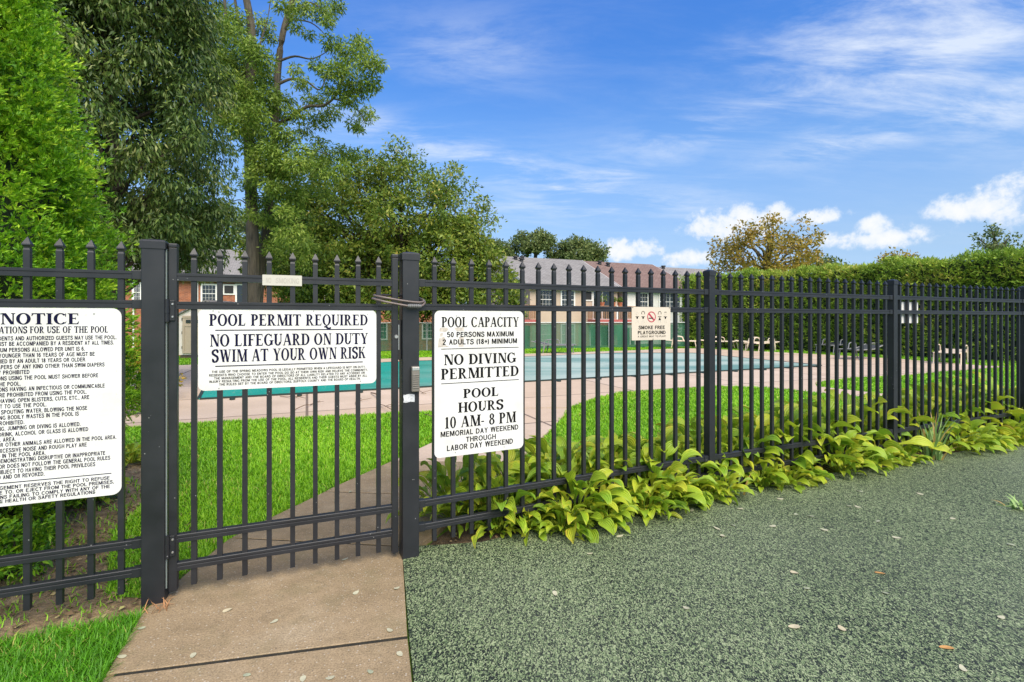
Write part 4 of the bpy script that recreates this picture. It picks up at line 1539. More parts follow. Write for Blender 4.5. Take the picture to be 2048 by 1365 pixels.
mb = MB(Mg)
mb.tube(closed_curve([(-.205, -.03, 1.570), (-.15, -.070, 1.558), (-.06, -.075, 1.543), (.03, -.075, 1.534), (.075, -.058, 1.541), (.082, 0, 1.555), (.06, .07, 1.568), (-.05, .075, 1.576), (-.15, .07, 1.580), (-.2, .03, 1.577)]), 0.0064, 8, closed=True)
mb.tube(closed_curve([(-.214, -.03, 1.552), (-.15, -.078, 1.533), (-.06, -.084, 1.517), (0, -.088, 1.508), (.05, -.086, 1.512), (.08, -.06, 1.530), (.089, 0, 1.545), (.06, .078, 1.552), (-.05, .08, 1.556), (-.16, .075, 1.560), (-.207, .03, 1.558)]), 0.0064, 8, closed=True)
mb.build('cable', M['cable'], t, True)
mb = MB(Mg)
mb.tube([(-0.030, -0.0875, 1.5115), (0.052, -0.0865, 1.511)], 0.0105, 14)
for k in range(5):
    x = -0.020 + 0.012 * k
    mb.tube([(x, -0.0875, 1.511), (x + 0.009, -0.0875, 1.511)], 0.0128, 12)
mb.build('combination_dial', M['dial'], t)

# ------------------------------------------------------------------ houses
def house(name, label, origin, width, depth, z0, eave, ridge, wall, roof, wins, over=0.35, extra=None, group=None, cat='house'):
    """front-left corner at origin, front along the common slope; windows = (a, z, w, h, kind) on the front"""
    e = (math.cos(ANG), math.sin(ANG))
    Mh = frame(origin, e, 0)
    root = empty(name, (origin[0], origin[1], z0), label, cat, group)
    mb = MB(Mh)
    y2 = depth
    # walls with gable ends
    prof = [(0, z0), (y2, z0), (y2, eave), (y2 / 2, ridge - 0.12), (0, eave)]
    mb.rings([[(x, y, z) for y, z in prof] for x in (0, width)])
    mb.build('wall', wall, root)
    # roof: two slabs with overhang
    k = (ridge - eave) / (y2 / 2)
    mb = MB(Mh)
    zo = eave - over * k
    th = 0.10
    mb.rings([[(x, -over, zo), (x, y2 / 2, ridge), (x, y2 + over, zo), (x, y2 + over, zo + th), (x, y2 / 2, ridge + th), (x, -over, zo + th)] for x in (-over, width + over)])
    rf = mb.build('roof', roof, root)
    mb = MB(Mh)
    mb.box((-over, -over - 0.09, zo - 0.09), (width + over, -over - 0.003, zo + th - 0.01))
    mb.build('gutter', M['trim'], rf)
    for x in (-over - 0.03, width + over + 0.002):
        mb = MB(Mh)
        mb.rings([[(xx, -over, zo - 0.08), (xx, y2 / 2, ridge - 0.08), (xx, y2 + over, zo - 0.08), (xx, y2 + over, zo + th + 0.01), (xx, y2 / 2, ridge + th + 0.01), (xx, -over, zo + th + 0.01)] for xx in (x, x + 0.028)])
        mb.build('rake_board', M['trim'], rf)
    for (a, z, w, h, kind) in wins:
        mb = MB(Mh)
        f = 0.11
        mb.box((a - f, -0.06, z - f), (a, -0.003, z + h + f)).box((a + w, -0.06, z - f), (a + w + f, -0.003, z + h + f))
        mb.box((a, -0.06, z - f), (a + w, -0.003, z)).box((a, -0.06, z + h), (a + w, -0.003, z + h + f))
        nm = {'door': 'sliding_door', 'ac': 'air_conditioner'}.get(kind, 'window')
        wd = mb.build(nm, M['trim'], root)
        if kind == 'ac':
            mb = MB(Mh)
            mb.box((a, -0.09, z), (a + w, -0.003, z + h))
            for q in range(6):
                zz = z + h * (q + 0.3) / 6
                mb.box((a + 0.03, -0.105, zz), (a + w - 0.03, -0.092, zz + h / 14))
            mb.build('grille', M['vent'], wd)
            continue
        mb = MB(Mh)
        mb.box((a, -0.025, z), (a + w, -0.003, z + h))
        mb.build('pane', M['blind'] if kind == 'blind' else M['glass'], wd)
        mb = MB(Mh)
        if kind in ('win', 'twin', 'blind'):
            t = 0.013
            nv = 5 if kind == 'twin' else 3
            for q in range(1, nv + 1):
                x = a + w * q / (nv + 1)
                tt = 0.05 if (kind == 'twin' and q == 3) else t
                mb.box((x - tt / 2, -0.045, z), (x + tt / 2, -0.0255, z + h))
            for q in range(1, 4):
                zz = z + h * q / 4
                tt = 0.045 if q == 2 else t * 0.9
                mb.box((a, -0.041, zz - tt / 2), (a + w, -0.026, zz + tt / 2))
            mb.build('muntins', M['trim'], wd)
        elif kind == 'door':
            mb.box((a + w / 2 - 0.05, -0.05, z), (a + w / 2 + 0.05, -0.0255, z + h))
            mb.build('stile', M['trim'], wd)
    if extra:
        extra(Mh, root)
    return root


def balcony(Mh, root, a0, a1, z, out=1.5):
    mb = MB(Mh)
    mb.box((a0, -out, z - 0.42), (a1, -0.003, z))
    b = mb.build('balcony', M['balcony'], root)
    mb = MB(Mh)
    n = max(4, int((a1 - a0) / 0.14))
    for k in range(n + 1):
        x = a0 + (a1 - a0) * k / n
        mb.box((x - 0.02, -out + 0.03, z + 0.05), (x + 0.02, -out + 0.07, z + 0.92))
    for x in (a0 + 0.02, a1 - 0.06):
        for k in range(8):
            y = -out + 0.1 + (out - 0.2) * k / 7
            mb.box((x, y, z + 0.05), (x + 0.04, y + 0.04, z + 0.92))
    mb.box((a0 - 0.02, -out, z + 0.921), (a1 + 0.02, -out + 0.10, z + 1.0))
    mb.box((a0 - 0.02, -out + 0.101, z + 0.921), (a0 + 0.08, -0.003, z + 1.0)).box((a1 - 0.08, -out + 0.101, z + 0.921), (a1 + 0.02, -0.003, z + 1.0))
    mb.build('railing', M['rail_wood'], b)
    for k in range(3):
        x = a0 + (a1 - a0) * k / 2
        mb = MB(Mh)
        mb.box((x - 0.07, -out + 0.012, z - 0.4), (x + 0.07, -out + 0.14, z - 2.9)) if k != 1 else mb.box((x - 0.06, -out - 0.006, z + 0.0), (x + 0.06, -out + 0.022, z + 1.02))
        mb.build('balcony_post', M['trim'], b)


def vents(Mh, root, spots, depth, eave, ridge):
    k = (ridge - eave) / (depth / 2)
    for a, b in spots:
        z = eave + k * b + 0.1
        mb = MB(Mh)
        mb.disc((a, b, z - 0.05), (0, 0, 1), 0.16, 0.25, 10, 0.14)
        mb.disc((a, b, z + 0.2), (0, 0, 1), 0.24, 0.09, 12, 0.2)
        mb.build('roof_vent', M['vent'], root)


def e1(Mh, root):
    vents(Mh, root, [(1.1, 5.3), (1.45, 4.9), (1.75, 5.4)], 12, 3.9, 6.6)
    balcony(Mh, root, 4.75, 8.0, 1.45)
    balcony(Mh, root, -2.3, -0.02, 1.45)
    for a, h in ((5.2, 0.7), (6.15, 0.45), (6.75, 0.4)):
        mb = MB(Mh)
        mb.disc((a, -1.3, 2.46), (0, 0, 1), 0.14, 0.26, 10, 0.19)
        pot = mb.build('flower_pot', M['terracotta'], root)
        c = Mh @ Vector((a, -1.3, 2.75 + h * 0.4))
        foliage('potted_plant', [(c, h * 0.5, 160)], 0.14, 0.4, M['bush'], pot, sub=True)


def e2(Mh, root):
    vents(Mh, root, [(1.2, 5.2), (1.8, 4.8)], 12, 3.9, 6.6)


def e3(Mh, root):
    vents(Mh, root, [(0.6, 5.5)], 12, 3.75, 6.35)
    balcony(Mh, root, 0.1, 4.6, 1.4)


# ------------------------------------------------------------------ leaves
def leaves(P0, D, L, wid, rnd, up=None, fold=0.12):
    """one folded quad per leaf: base, left, tip, right"""
    n = len(P0)
    D = D / (np.linalg.norm(D, axis=1, keepdims=True) + 1e-9)
    R = rng.normal(size=(n, 3)) if up is None else up
    S = np.cross(D, R)
    S /= (np.linalg.norm(S, axis=1, keepdims=True) + 1e-9)
    Nn = np.cross(S, D)
    L = np.asarray(L).reshape(-1, 1) * np.ones((n, 1))
    wd = np.asarray(wid).reshape(-1, 1) * np.ones((n, 1))
    mid = P0 + D * L * 0.45
    V = np.stack([P0, mid + S * wd + Nn * L * fold, P0 + D * L, mid - S * wd + Nn * L * fold], 1).reshape(-1, 3)
    F = np.arange(4 * n).reshape(n, 4)
    return V, F, np.repeat(rnd, 4)


def cluster_points(clusters, shell=0.55):
    PP, CC, RR, ID = [], [], [], []
    for i, (c, r, n) in enumerate(clusters):
        d = rng.normal(size=(n, 3))
        d /= np.linalg.norm(d, axis=1, keepdims=True)
        q = shell + (1 - shell) * rng.random((n, 1)) ** 0.7
        q *= np.where(rng.random((n, 1)) < 0.12, 1.25, 1.0)
        rr = np.array(r if hasattr(r, '__len__') else (r, r, r * 0.75))
        PP.append(np.array(c) + d * q * rr)
        CC.append(d)
        ID.append(np.full(n, i))
    return np.concatenate(PP), np.concatenate(CC), np.concatenate(ID)


def foliage(name, clusters, L, aspect, mat, parent, droop=0.3, outw=0.5, sub=False, shell=0.45, bias=0.0):
    Pn, Dn, ID = cluster_points(clusters, shell)
    n = len(Pn)
    D = Dn * outw + rng.normal(size=(n, 3)) * 0.6 + np.array([0, 0, -droop])
    cr = rng.random(len(clusters))
    rnd = np.clip(rng.random(n) * 0.72 + cr[ID] * 0.3 - 0.02 + bias, 0, 1)
    LL = L * (0.65 + 0.7 * rng.random(n))
    V, F, A = leaves(Pn - D * 0, D, LL, LL * aspect * 0.5, rnd)
    return np_mesh(name, V, F, mat, parent, A)


def limb(mb, a, b, r0, r1, sag=0.0, n=7, wob=0.06):
    a, b = Vector(a), Vector(b)
    L = (b - a).length
    pts = []
    ph = random.random() * 6
    for k in range(n + 1):
        t = k / n
        p = a.lerp(b, t)
        p.z += sag * L * math.sin(math.pi * t)
        w = wob * L * math.sin(math.pi * t)
        p += Vector((math.sin(ph + 4 * t), math.cos(ph * 1.7 + 5 * t), 0.5 * math.sin(ph + 6 * t))) * w
        pts.append(p)
    mb.tube(pts, [r0 + (r1 - r0) * k / n for k in range(n + 1)], 7)
    return pts


# the houses behind the green fence
e_ = Vector((math.cos(ANG), math.sin(ANG)))
h1 = (1.29, 35.8)
house('siding_house', 'beige siding house with grey gable roof and red balcony behind the pool', h1, 7.4, 12, -1.3, 3.9, 6.6, M['beige'], M['roof_grey'],
      [(0.75, 2.25, 1.0, 1.3, 'win'), (2.55, 2.25, 1.0, 1.3, 'win'), (4.3, 2.95, 0.75, 0.6, 'ac'), (5.25, 1.5, 1.55, 2.1, 'door'),
       (0.75, -0.35, 1.0, 1.4, 'blind'), (2.55, -0.35, 1.0, 1.4, 'blind'), (5.0, -1.1, 1.7, 2.0, 'door')], extra=e1)
h2 = (h1[0] + 7.9 * e_.x, h1[1] + 7.9 * e_.y)
house('siding_house', 'white siding house with brown shingle roof between the two grey roofed houses', h2, 7.1, 12, -1.3, 3.9, 6.55, M['white_siding'], M['roof_brown'],
      [(1.3, 2.2, 1.0, 1.3, 'win'), (3.5, 2.2, 2.0, 1.35, 'twin'), (1.3, -0.35, 1.0, 1.4, 'blind'), (3.6, -0.4, 1.6, 1.4, 'blind'), (0.2, -1.2, 0.9, 2.0, 'door')], extra=e2)
h3 = (h2[0] + 7.75 * e_.x, h2[1] + 7.75 * e_.y)
house('siding_house', 'white siding house with pale grey roof at the right end by the hedge', h3, 6.4, 12, -1.3, 3.75, 6.35, M['white_siding'], M['roof_pale'],
      [(0.35, 2.75, 0.85, 0.6, 'ac'), (2.0, 1.5, 1.6, 2.05, 'door'), (1.8, -1.0, 1.6, 2.0, 'door'), (4.6, 2.2, 1.0, 1.3, 'win')], extra=e3)


# the long brick building on the left
def e4(Mh, root):
    for a in (5.55, 9.3, 16.2):
        mb = MB(Mh)
        mb.box((a, -0.07, -0.9), (a + 0.09, -0.004, 4.35))
        mb.build('downspout', M['trim'], root)


bt = lambda px: ((px - 1024) / 1000)


def wall_a(px, o, e):
    k = bt(px)
    return (k * o[1] - o[0]) / (e.x - k * e.y)


ob = (-31.0, 35.45 + SL * (-31.0 + 22.6))
A_ = lambda px: wall_a(px, ob, e_)
wins = []
for pa, pb, kind in ((268, 280, 'win'), (322, 337, 'win'), (405, 431, 'win'), (449, 467, 'ac'), (474, 512, 'door'), (590, 606, 'win'), (652, 672, 'win'), (712, 734, 'win'), (800, 822, 'win')):
    a, b = A_(pa), A_(pb)
    if kind == 'ac':
        wins.append((a, 3.35, b - a, 0.55, kind))
    elif kind == 'door':
        wins.append((a, 1.9, b - a, 2.05, kind))
    else:
        wins.append((a, 2.7, b - a, 1.2, kind))
for pa, pb in ((404, 431), (590, 606), (652, 672), (748, 772), (846, 866)):
    a, b = A_(pa), A_(pb)
    wins.append((a, -0.1, b - a, 1.2, 'win'))
house('brick_building', 'long red brick apartment building with grey roof seen through the gate', ob, A_(905), 12, -1.3, 4.44, 7.15, M['brick'], M['roof_grey'], wins, extra=e4, cat='building')

# ------------------------------------------------------------------ shed by the pool
def shed():
    k = 18.6
    x0 = (358 - 1024) / 1000 * k
    a0 = math.radians(4)
    Ms = frame((x0, k), (math.cos(a0), math.sin(a0)))
    root = empty('storage_shed', (x0, k, 0), 'cream storage shed with tan double door standing behind the gate', 'shed')
    w, d, ev, rg = 1.98, 2.2, 1.62, 2.12
    mb = MB(Ms)
    prof = [(0, 0.12), (w, 0.12), (w, ev), (w / 2, rg), (0, ev)]
    mb.rings([[(x, y, z) for x, z in prof] for y in (0, d)])
    mb.build('wall', M['shed'], root)
    mb = MB(Ms)
    mb.box((0.03, 0.03, -0.03), (w - 0.03, d - 0.03, 0.118))
    mb.build('base', M['shed_base'], root)
    mb = MB(Ms)
    s = (rg - ev) / (w / 2)
    for sg_ in (0, 1):
        xa, xb = (-0.1, w / 2) if sg_ == 0 else (w + 0.1, w / 2)
        za = ev - 0.1 * s
        mb.rings([[(xa, y, za + 0.004), (xb, y, rg + 0.004), (xb, y, rg + 0.06), (xa, y, za + 0.06)] for y in (-0.08, d + 0.08)])
    mb.build('roof', M['roof_grey'], root)
    for sg_ in (0, 1):
        a, b = (0.14, 0.975) if sg_ == 0 else (0.985, w - 0.16)
        mb = MB(Ms)
        mb.box((a, -0.03, 0.18), (b, -0.003, 1.58))
        for (u0, u1, v0, v1) in ((a, b, 0.18, 0.26), (a, b, 1.18, 1.24), (a, b, 1.50, 1.58), (a, a + 0.08, 0.262, 1.178), (b - 0.08, b, 0.262, 1.178), ((a + b) / 2 - 0.035, (a + b) / 2 + 0.035, 0.262, 1.178)):
            mb.box((u0, -0.045, v0), (u1, -0.0305, v1))
        dr = mb.build('door', M['shed_door'], root)
        for q in range(3):
            x = a + 0.13 + 0.21 * q
            mb = MB(Ms)
            mb.box((x, -0.05, 1.31), (x + 0.17, -0.0465, 1.43))
            mb.build('pane', M['glass'], dr)
        for z in (0.35, 0.9, 1.4):
            mb = MB(Ms)
            xx = a - 0.03 if sg_ == 0 else b
            mb.box((xx, -0.036, z), (xx + 0.03, -0.003, z + 0.1))
            mb.build('hinge', M['vent'], dr)


shed()

# ------------------------------------------------------------------ green screen fence behind the pool
FS = [Vector((-14.0, 20.6)), Vector((-6.2, 22.7)), Vector((0.5, 24.7)), Vector((7.2, 26.2)), Vector((9.4, 26.6))]
t = empty('windscreen_fence', (0.5, 24.7, 0), 'low chain link fence covered in green windscreen fabric behind the pool', 'fence')
mb = MB()
for a, b in zip(FS[:-1], FS[1:]):
    n = int((b - a).length / 0.4)
    for k in range(n):
        q0, q1 = a.lerp(b, k / n), a.lerp(b, (k + 1) / n)
        o0, o1 = 0.03 * math.sin(k * 1.9), 0.03 * math.sin((k + 1) * 1.9)
        mb._add([(q0.x, q0.y + o0, -0.02), (q1.x, q1.y + o1, -0.02), (q1.x, q1.y + o1, 1.27), (q0.x, q0.y + o0, 1.27)], [(0, 1, 2, 3)])
mb.build('screen_fabric', M['screen'], t)
mb = MB()
mb.tube([(p.x, p.y - 0.05, 1.29) for p in FS], 0.024, 8)
mb.build('top_rail', M['galv'], t)
for a, b in zip(FS[:-1], FS[1:]):
    n = max(1, round((b - a).length / 2.4))
    for k in range(n):
        q = a.lerp(b, k / n)
        mb = MB()
        mb.tube([(q.x, q.y - 0.06, -0.1), (q.x, q.y - 0.06, 1.30)], 0.026, 8)
        mb.disc((q.x, q.y - 0.06, 1.30), (0, 0, 1), 0.034, 0.035, 8, 0.015)
        mb.build('post', M['galv'], t)

# ------------------------------------------------------------------ loungers
def lounger(mf, ms, label, loc, rz, back=18, group='pool loungers'):
    root = empty('pool_lounger', (0, 0, 0), label, 'lounger', group)
    L, w, h = 1.85, 0.31, 0.36
    yb = 1.15
    bz = (L - yb) * math.sin(math.radians(back))
    by = yb + (L - yb) * math.cos(math.radians(back))
    for s in (-1, 1):
        mb = MB()
        mb.tube([(s * w, 0, h), (s * w, yb, h)], 0.022, 8)
        mb.tube([(s * w, yb, h), (s * w, by, h + bz)], 0.022, 8)
        mb.build('side_rail', mf, root)
        mb = MB()
        mb.tube([(s * (w + .03), 0.12, 0), (s * (w + .03), 0.20, h)], 0.02, 8)
        mb.build('leg', mf, root)
        mb = MB()
        mb.tube([(s * (w + .03), 1.32, 0), (s * (w + .03), 1.22, h)], 0.02, 8)
        mb.build('leg', mf, root)
        mb = MB()
        arc = [(s * (w + .04), 0.72, h - 0.01)]
        for k in range(9):
            a = math.pi * k / 8
            arc.append((s * (w + .04), 1.0 - 0.24 * math.cos(a), h + 0.10 + 0.13 * math.sin(a) ** 0.6))
        arc.append((s * (w + .04), 1.30, h - 0.2))
        mb.tube(arc, 0.019, 8)
        mb.build('armrest', mf, root)
    mb = MB()
    for k in range(11):
        y = 0.03 + k * 0.106
        mb.cbox((-w + .02, y, h - 0.008), (w - .02, y + 0.085, h + 0.008), 0.003)
    mb.build('seat', ms, root)
    mb = MB(Matrix.Translation((0, yb, h)) @ Matrix.Rotation(math.radians(back), 4, 'X'))
    for k in range(6):
        y = 0.03 + k * 0.108
        mb.cbox((-w + .02, y, -0.008), (w - .02, y + 0.088, 0.008), 0.003)
    mb.build('backrest', ms, root)
    root.location = loc
    root.rotation_euler = (0, 0, rz)
    return root


def dup(root, loc, rz, label, group=None):
    r = root.copy()
    COL.objects.link(r)
    r.location = loc
    r.rotation_euler = (0, 0, rz)
    r['label'] = label
    if group:
        r['group'] = group
    for ch in list(root.children):
        c = ch.copy()
        COL.objects.link(c)
        c.parent = r
        for g in ch.children:
            q = g.copy()
            COL.objects.link(q)
            q.parent = c
    return r


g0 = lounger(M['chaise_grey'], M['sling_dark'], 'dark grey lounger alone on the far pool edge before the green screen', (*G(1150, 707.5), 0), math.radians(72), 12)
w0 = lounger(M['chaise_white'], M['sling_cream'], 'cream lounger nearest the green screen, leftmost of the cream row by the hedge', (*G(1398, 697), 0), math.radians(70), 5)
dup(w0, (*G(1478, 698), 0), math.radians(80), 'cream lounger second from the green screen in the row before the hedge')
dup(w0, (*G(1500, 703), 0), math.radians(-62), 'cream lounger turned the other way, third from the green screen')
dup(w0, (*G(1556, 701), 0), math.radians(62), 'cream lounger at the right end of the far row, nearest the dark loungers')
dup(w0, (*G(1892, 729), 0), math.radians(-50), 'lone cream lounger on grass before the hedge, seen right of the white sign back')
dup(g0, (*G(1646, 708), 0), math.radians(-56), 'dark grey lounger before the hedge, farther of the pair on the deck edge')
dup(g0, (*G(1694, 720), 0), math.radians(-62), 'dark grey lounger on the deck, nearer of the pair before the hedge')
dup(g0, (*G(1588, 700), 0), math.radians(60), 'dark grey lounger tucked at the hedge foot beside the last cream lounger')
dup(g0, (*G(1806, 711), 0), math.radians(-40), 'dark grey lounger half hidden against the hedge behind the sign back post')

# ------------------------------------------------------------------ fallen twigs on the deck and a hose-like branch
for k, (pa, pb, c_) in enumerate((((742, 788), (800, 838), 0), ((712, 812), (722, 800), 0), ((560, 795), (612, 800), 0), ((590, 822), (640, 805), 0), ((832, 785), (852, 790), 0), ((850, 832), (867, 838), 0))):
    a, b = G(*pa), G(*pb)
    mb = MB()
    limb(mb, (*a, 0.02), (*b, 0.025), 0.012 if k in (0,) else 0.007, 0.004, 0.02, 8, 0.07)
    q = Vector((*a, 0.02)).lerp(Vector((*b, 0.02)), 0.6)
    limb(mb, q, q + Vector((0.18, 0.12, 0.03)), 0.006, 0.003, 0.03, 4)
    lab = ['longest bare twig lying across the pool deck behind the gate edge', 'short dead twig on the deck behind the gate, beside the longest twig', 'dead twig lying near the pool cover edge under the wide gate board',
           'forked dead twig on the deck behind the middle gate pickets', 'small dark twig on the deck just right of the lock post, by the pool cover', 'thin curved twig on the lawn edge right of the lock post'][k]
    tag(mb.build('fallen_twig', M['twig']), lab, 'twig', 'fallen twigs')

# ------------------------------------------------------------------ arborvitae on the left
def fronds(base, outd, size, rnd0, k=9, droopy=0.0, wf=0.16):
    """flat fans of narrow leaflets: base (n,3), outd (n,3) unit outward"""
    n = len(base)
    side = np.cross(outd, rng.normal(size=(n, 3)))
    side /= np.linalg.norm(side, axis=1, keepdims=True)
    side[:, 2] *= 0.6
    side /= np.linalg.norm(side, axis=1, keepdims=True)
    VV, AA = [], []
    for j in range(k):
        t = (j / (k - 1)) * 2 - 1
        st = base + outd * (size * (0.15 + 0.35 * (1 - abs(t))))[:, None]
        d = outd * (1.0 - 0.45 * abs(t)) + side * t * 0.9 + rng.normal(size=(n, 3)) * 0.16 + np.array([0, 0, -droopy])
        L = size * (0.5 + 0.3 * rng.random(n)) * (1.05 - 0.3 * abs(t))
        V, F, A = leaves(st, d, L, L * wf, np.clip(rnd0 + rng.normal(size=n) * 0.10 + 0.08 * (1 - abs(t)), 0, 1), fold=0.03)
        VV.append(V)
        AA.append(A)
    V = np.concatenate(VV)
    return V, np.arange(len(V)).reshape(-1, 4), np.concatenate(AA)


def arborvitae(c, R, H, label, nclump, perclump, prof, size=0.085):
    root = empty('arborvitae', (c[0], c[1], 0), label, 'shrub')
    # clump centres over the cone
    Z = rng.random(nclump) ** 0.85
    TH_ = np.where(rng.random(nclump) < 0.68, rng.uniform(-2.15, 0.75, nclump), rng.uniform(0.75, 4.13, nclump))
    rad = R * np.interp(Z, prof[0], prof[1])
    lump = 1 + 0.085 * np.sin(9 * TH_ + 3 * np.sin(Z * H * 2.3)) * np.sin(Z * H * 7.5 + 2 * TH_) + 0.06 * np.sin(3 * TH_ + 9 * Z) + 0.05 * np.sin(7 * TH_ - 13 * Z) + 0.06 * rng.normal(size=nclump)
    rad = rad * lump
    C = np.stack([c[0] + rad * np.cos(TH_), c[1] + rad * np.sin(TH_), 0.08 + Z * H], 1)
    O = np.stack([np.cos(TH_), np.sin(TH_), 0.45 + 0.5 * Z], 1)
    O += rng.normal(size=O.shape) * 0.25
    O /= np.linalg.norm(O, axis=1, keepdims=True)
    idx = np.repeat(np.arange(nclump), perclump)
    n = len(idx)
    cl = rng.normal(size=(n, 3)) * 0.058
    base = C[idx] + cl - O[idx] * (0.05 + 0.14 * rng.random((n, 1)))
    od = O[idx] * 0.7 + np.array([0, 0, 0.25]) + rng.normal(size=(n, 3)) * 0.28 + cl * 7.0
    od /= np.linalg.norm(od, axis=1, keepdims=True)
    cr = rng.random(nclump)
    rnd0 = np.clip(0.16 + 0.46 * cr[idx] + 0.3 * rng.random(n), 0, 1)
    V, F, A = fronds(base, od, size * (0.7 + 0.6 * rng.random(n)), rnd0, 9, wf=0.15)
    np_mesh('foliage', V, F, M['arb'], root, A)
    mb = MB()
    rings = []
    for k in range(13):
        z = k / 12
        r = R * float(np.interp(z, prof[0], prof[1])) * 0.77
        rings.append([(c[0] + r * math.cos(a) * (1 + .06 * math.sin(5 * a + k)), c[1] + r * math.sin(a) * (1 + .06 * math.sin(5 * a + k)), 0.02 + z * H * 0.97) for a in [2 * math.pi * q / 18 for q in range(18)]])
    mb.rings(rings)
    mb.build('dark_core', M['core'], root)  # added solid core, coloured dark so gaps between sprays look shaded
    mb = MB()
    mb.tube([(c[0], c[1], -0.05), (c[0], c[1], H * 0.5)], 0.07, 8)
    mb.build('trunk', M['bark'], root)
    return root


AP = ([0, 0.06, 0.2, 0.4, 0.6, 0.8, 0.93, 1.0], [0.52, 0.78, 1.0, 0.84, 0.50, 0.26, 0.12, 0.03])
arborvitae((-3.86, 3.24), 1.10, 6.2, 'tall bright green arborvitae filling the left edge behind the fence', 1900, 60, AP, 0.046)

# ------------------------------------------------------------------ trees
def to_cluster(lst, Y, dy, n, grow=1.0):
    out = []
    for (x, y, r) in lst:
        yy = Y + random.uniform(-dy, dy)
        out.append((tuple(P(x, y, yy)), r * yy / 1000 * grow, int(n * (r / 35) ** 2)))
    return out


# dark glossy tree behind the arborvitae
c0 = Vector((-7.75, 9.6, 0))
t = empty('evergreen_tree', tuple(c0), 'dark broadleaf tree with drooping glossy leaves behind the arborvitae', 'tree')
cl = []
for k in range(520):
    a = rng.random() * 2 * math.pi
    z = 2.5 + 7.3 * rng.random()
    R = 2.05 * (1.0 - 0.25 * ((z - 4.6) / 5.2) ** 2) * (0.9 if z > 3.2 else 0.8)
    R *= 1 + 0.12 * math.sin(3 * a + 2 * z) + 0.08 * math.sin(5 * a - 3 * z)
    q = math.sqrt(rng.random()) ** 0.5
    cl.append(((c0.x + R * q * math.cos(a), c0.y + R * q * math.sin(a), z), (0.42, 0.42, 0.30), 260))
foliage('crown', cl, 0.112, 0.27, M['laurel'], t, droop=1.35, outw=0.75, shell=0.25)
mb = MB()
limb(mb, c0 + Vector((0, 0, -.1)), c0 + Vector((0.1, 0.1, 4.5)), 0.20, 0.13, 0, 8, 0.03)
limb(mb, c0 + Vector((0.1, 0.1, 4.4)), c0 + Vector((-.2, 0.2, 9.0)), 0.13, 0.04, 0, 8, 0.03)
mb.build('trunk', M['bark_dark'], t)
mb = MB()
for k in range(0, 520, 6):
    c = Vector(cl[k][0])
    z = max(1.8, c.z - 0.9)
    limb(mb, (c0.x + 0.05, c0.y + 0.05, z), c, 0.045, 0.010, 0.05, 6)
mb.build('branches', M['bark_dark'], t)

# two stemmed locust tree
Y0 = 18.2
t = empty('locust_tree', tuple(Vector((P(506, 600, Y0).x, Y0, 0))), 'tall two stemmed tree with feathery pale foliage behind the gate', 'tree')
def ptub(mb, pts, Y, r0, r1, dy=0.0):
    n = len(pts)
    ps = [P(x, y, Y + dy * i / n) for i, (x, y) in enumerate(pts)]
    # smooth the hand-measured axis
    out = []
    for i in range(n - 1):
        for k in range(4):
            t_ = k / 4
            a, b = ps[i], ps[i + 1]
            p_, q_ = ps[max(0, i - 1)], ps[min(n - 1, i + 2)]
            out.append(0.5 * ((2 * a) + (b - p_) * t_ + (2 * p_ - 5 * a + 4 * b - q_) * t_ ** 2 + (3 * a - p_ - 3 * b + q_) * t_ ** 3))
    out.append(ps[-1])
    m = len(out)
    mb.tube(out, [r0 + (r1 - r0) * k / (m - 1) for k in range(m)], 10)
mb = MB()
ptub(mb, [(509, 730), (507, 640), (506, 560), (505, 480), (501, 350), (497, 240), (499, 130), (503, 60), (490, -20), (480, -120)], Y0, 0.27, 0.10)
ptub(mb, [(515, 620), (524, 520), (536, 430), (545, 330), (551, 240), (556, 140), (566, 66), (582, 10), (600, -60), (610, -140)], Y0 + 0.5, 0.17, 0.075)
mb.build('trunk', M['bark'], t)
mb = MB()
for pts, r0, r1, dy in (
    ([(552, 250), (580, 236), (614, 214), (645, 212), (668, 196), (682, 168), (690, 140)], 0.12, 0.04, -1.0),
    ([(668, 198), (690, 205), (715, 220), (730, 245)], 0.06, 0.02, -0.5),
    ([(558, 168), (585, 158), (615, 165), (640, 180), (655, 150), (680, 125)], 0.09, 0.02, 0.8),
    ([(560, 122), (590, 113), (625, 118), (660, 100)], 0.08, 0.02, 0.5),
    ([(570, 60), (590, 25), (615, 5), (640, 15)], 0.08, 0.03, -0.6), ([(580, 40), (620, 45), (650, 70), (662, 95)], 0.05, 0.015, 0.9),
    ([(499, 130), (480, 60), (470, 0), (462, -60)], 0.12, 0.06, 0.6), ([(497, 240), (460, 225), (440, 215), (430, 190)], 0.09, 0.025, -0.8),
    ([(500, 190), (520, 90), (535, 40), (545, -30)], 0.07, 0.02, 0.7), ([(545, 330), (580, 300), (620, 300), (660, 310)], 0.06, 0.02, -0.5),
    ([(540, 400), (575, 390), (605, 380)], 0.05, 0.015, 0.5), ([(503, 420), (480, 400), (455, 410)], 0.05, 0.015, 0.5),
    ([(448, -20), (452, 60), (446, 80), (440, 100)], 0.10, 0.03, 0.4), ([(420, -20), (410, 40), (425, 75)], 0.08, 0.03, 0.4)):
    mb = MB()
    ptub(mb, pts, Y0, r0 * 0.6, r1 * 0.55, dy)
    mb.build('limb', M['bark'], t)
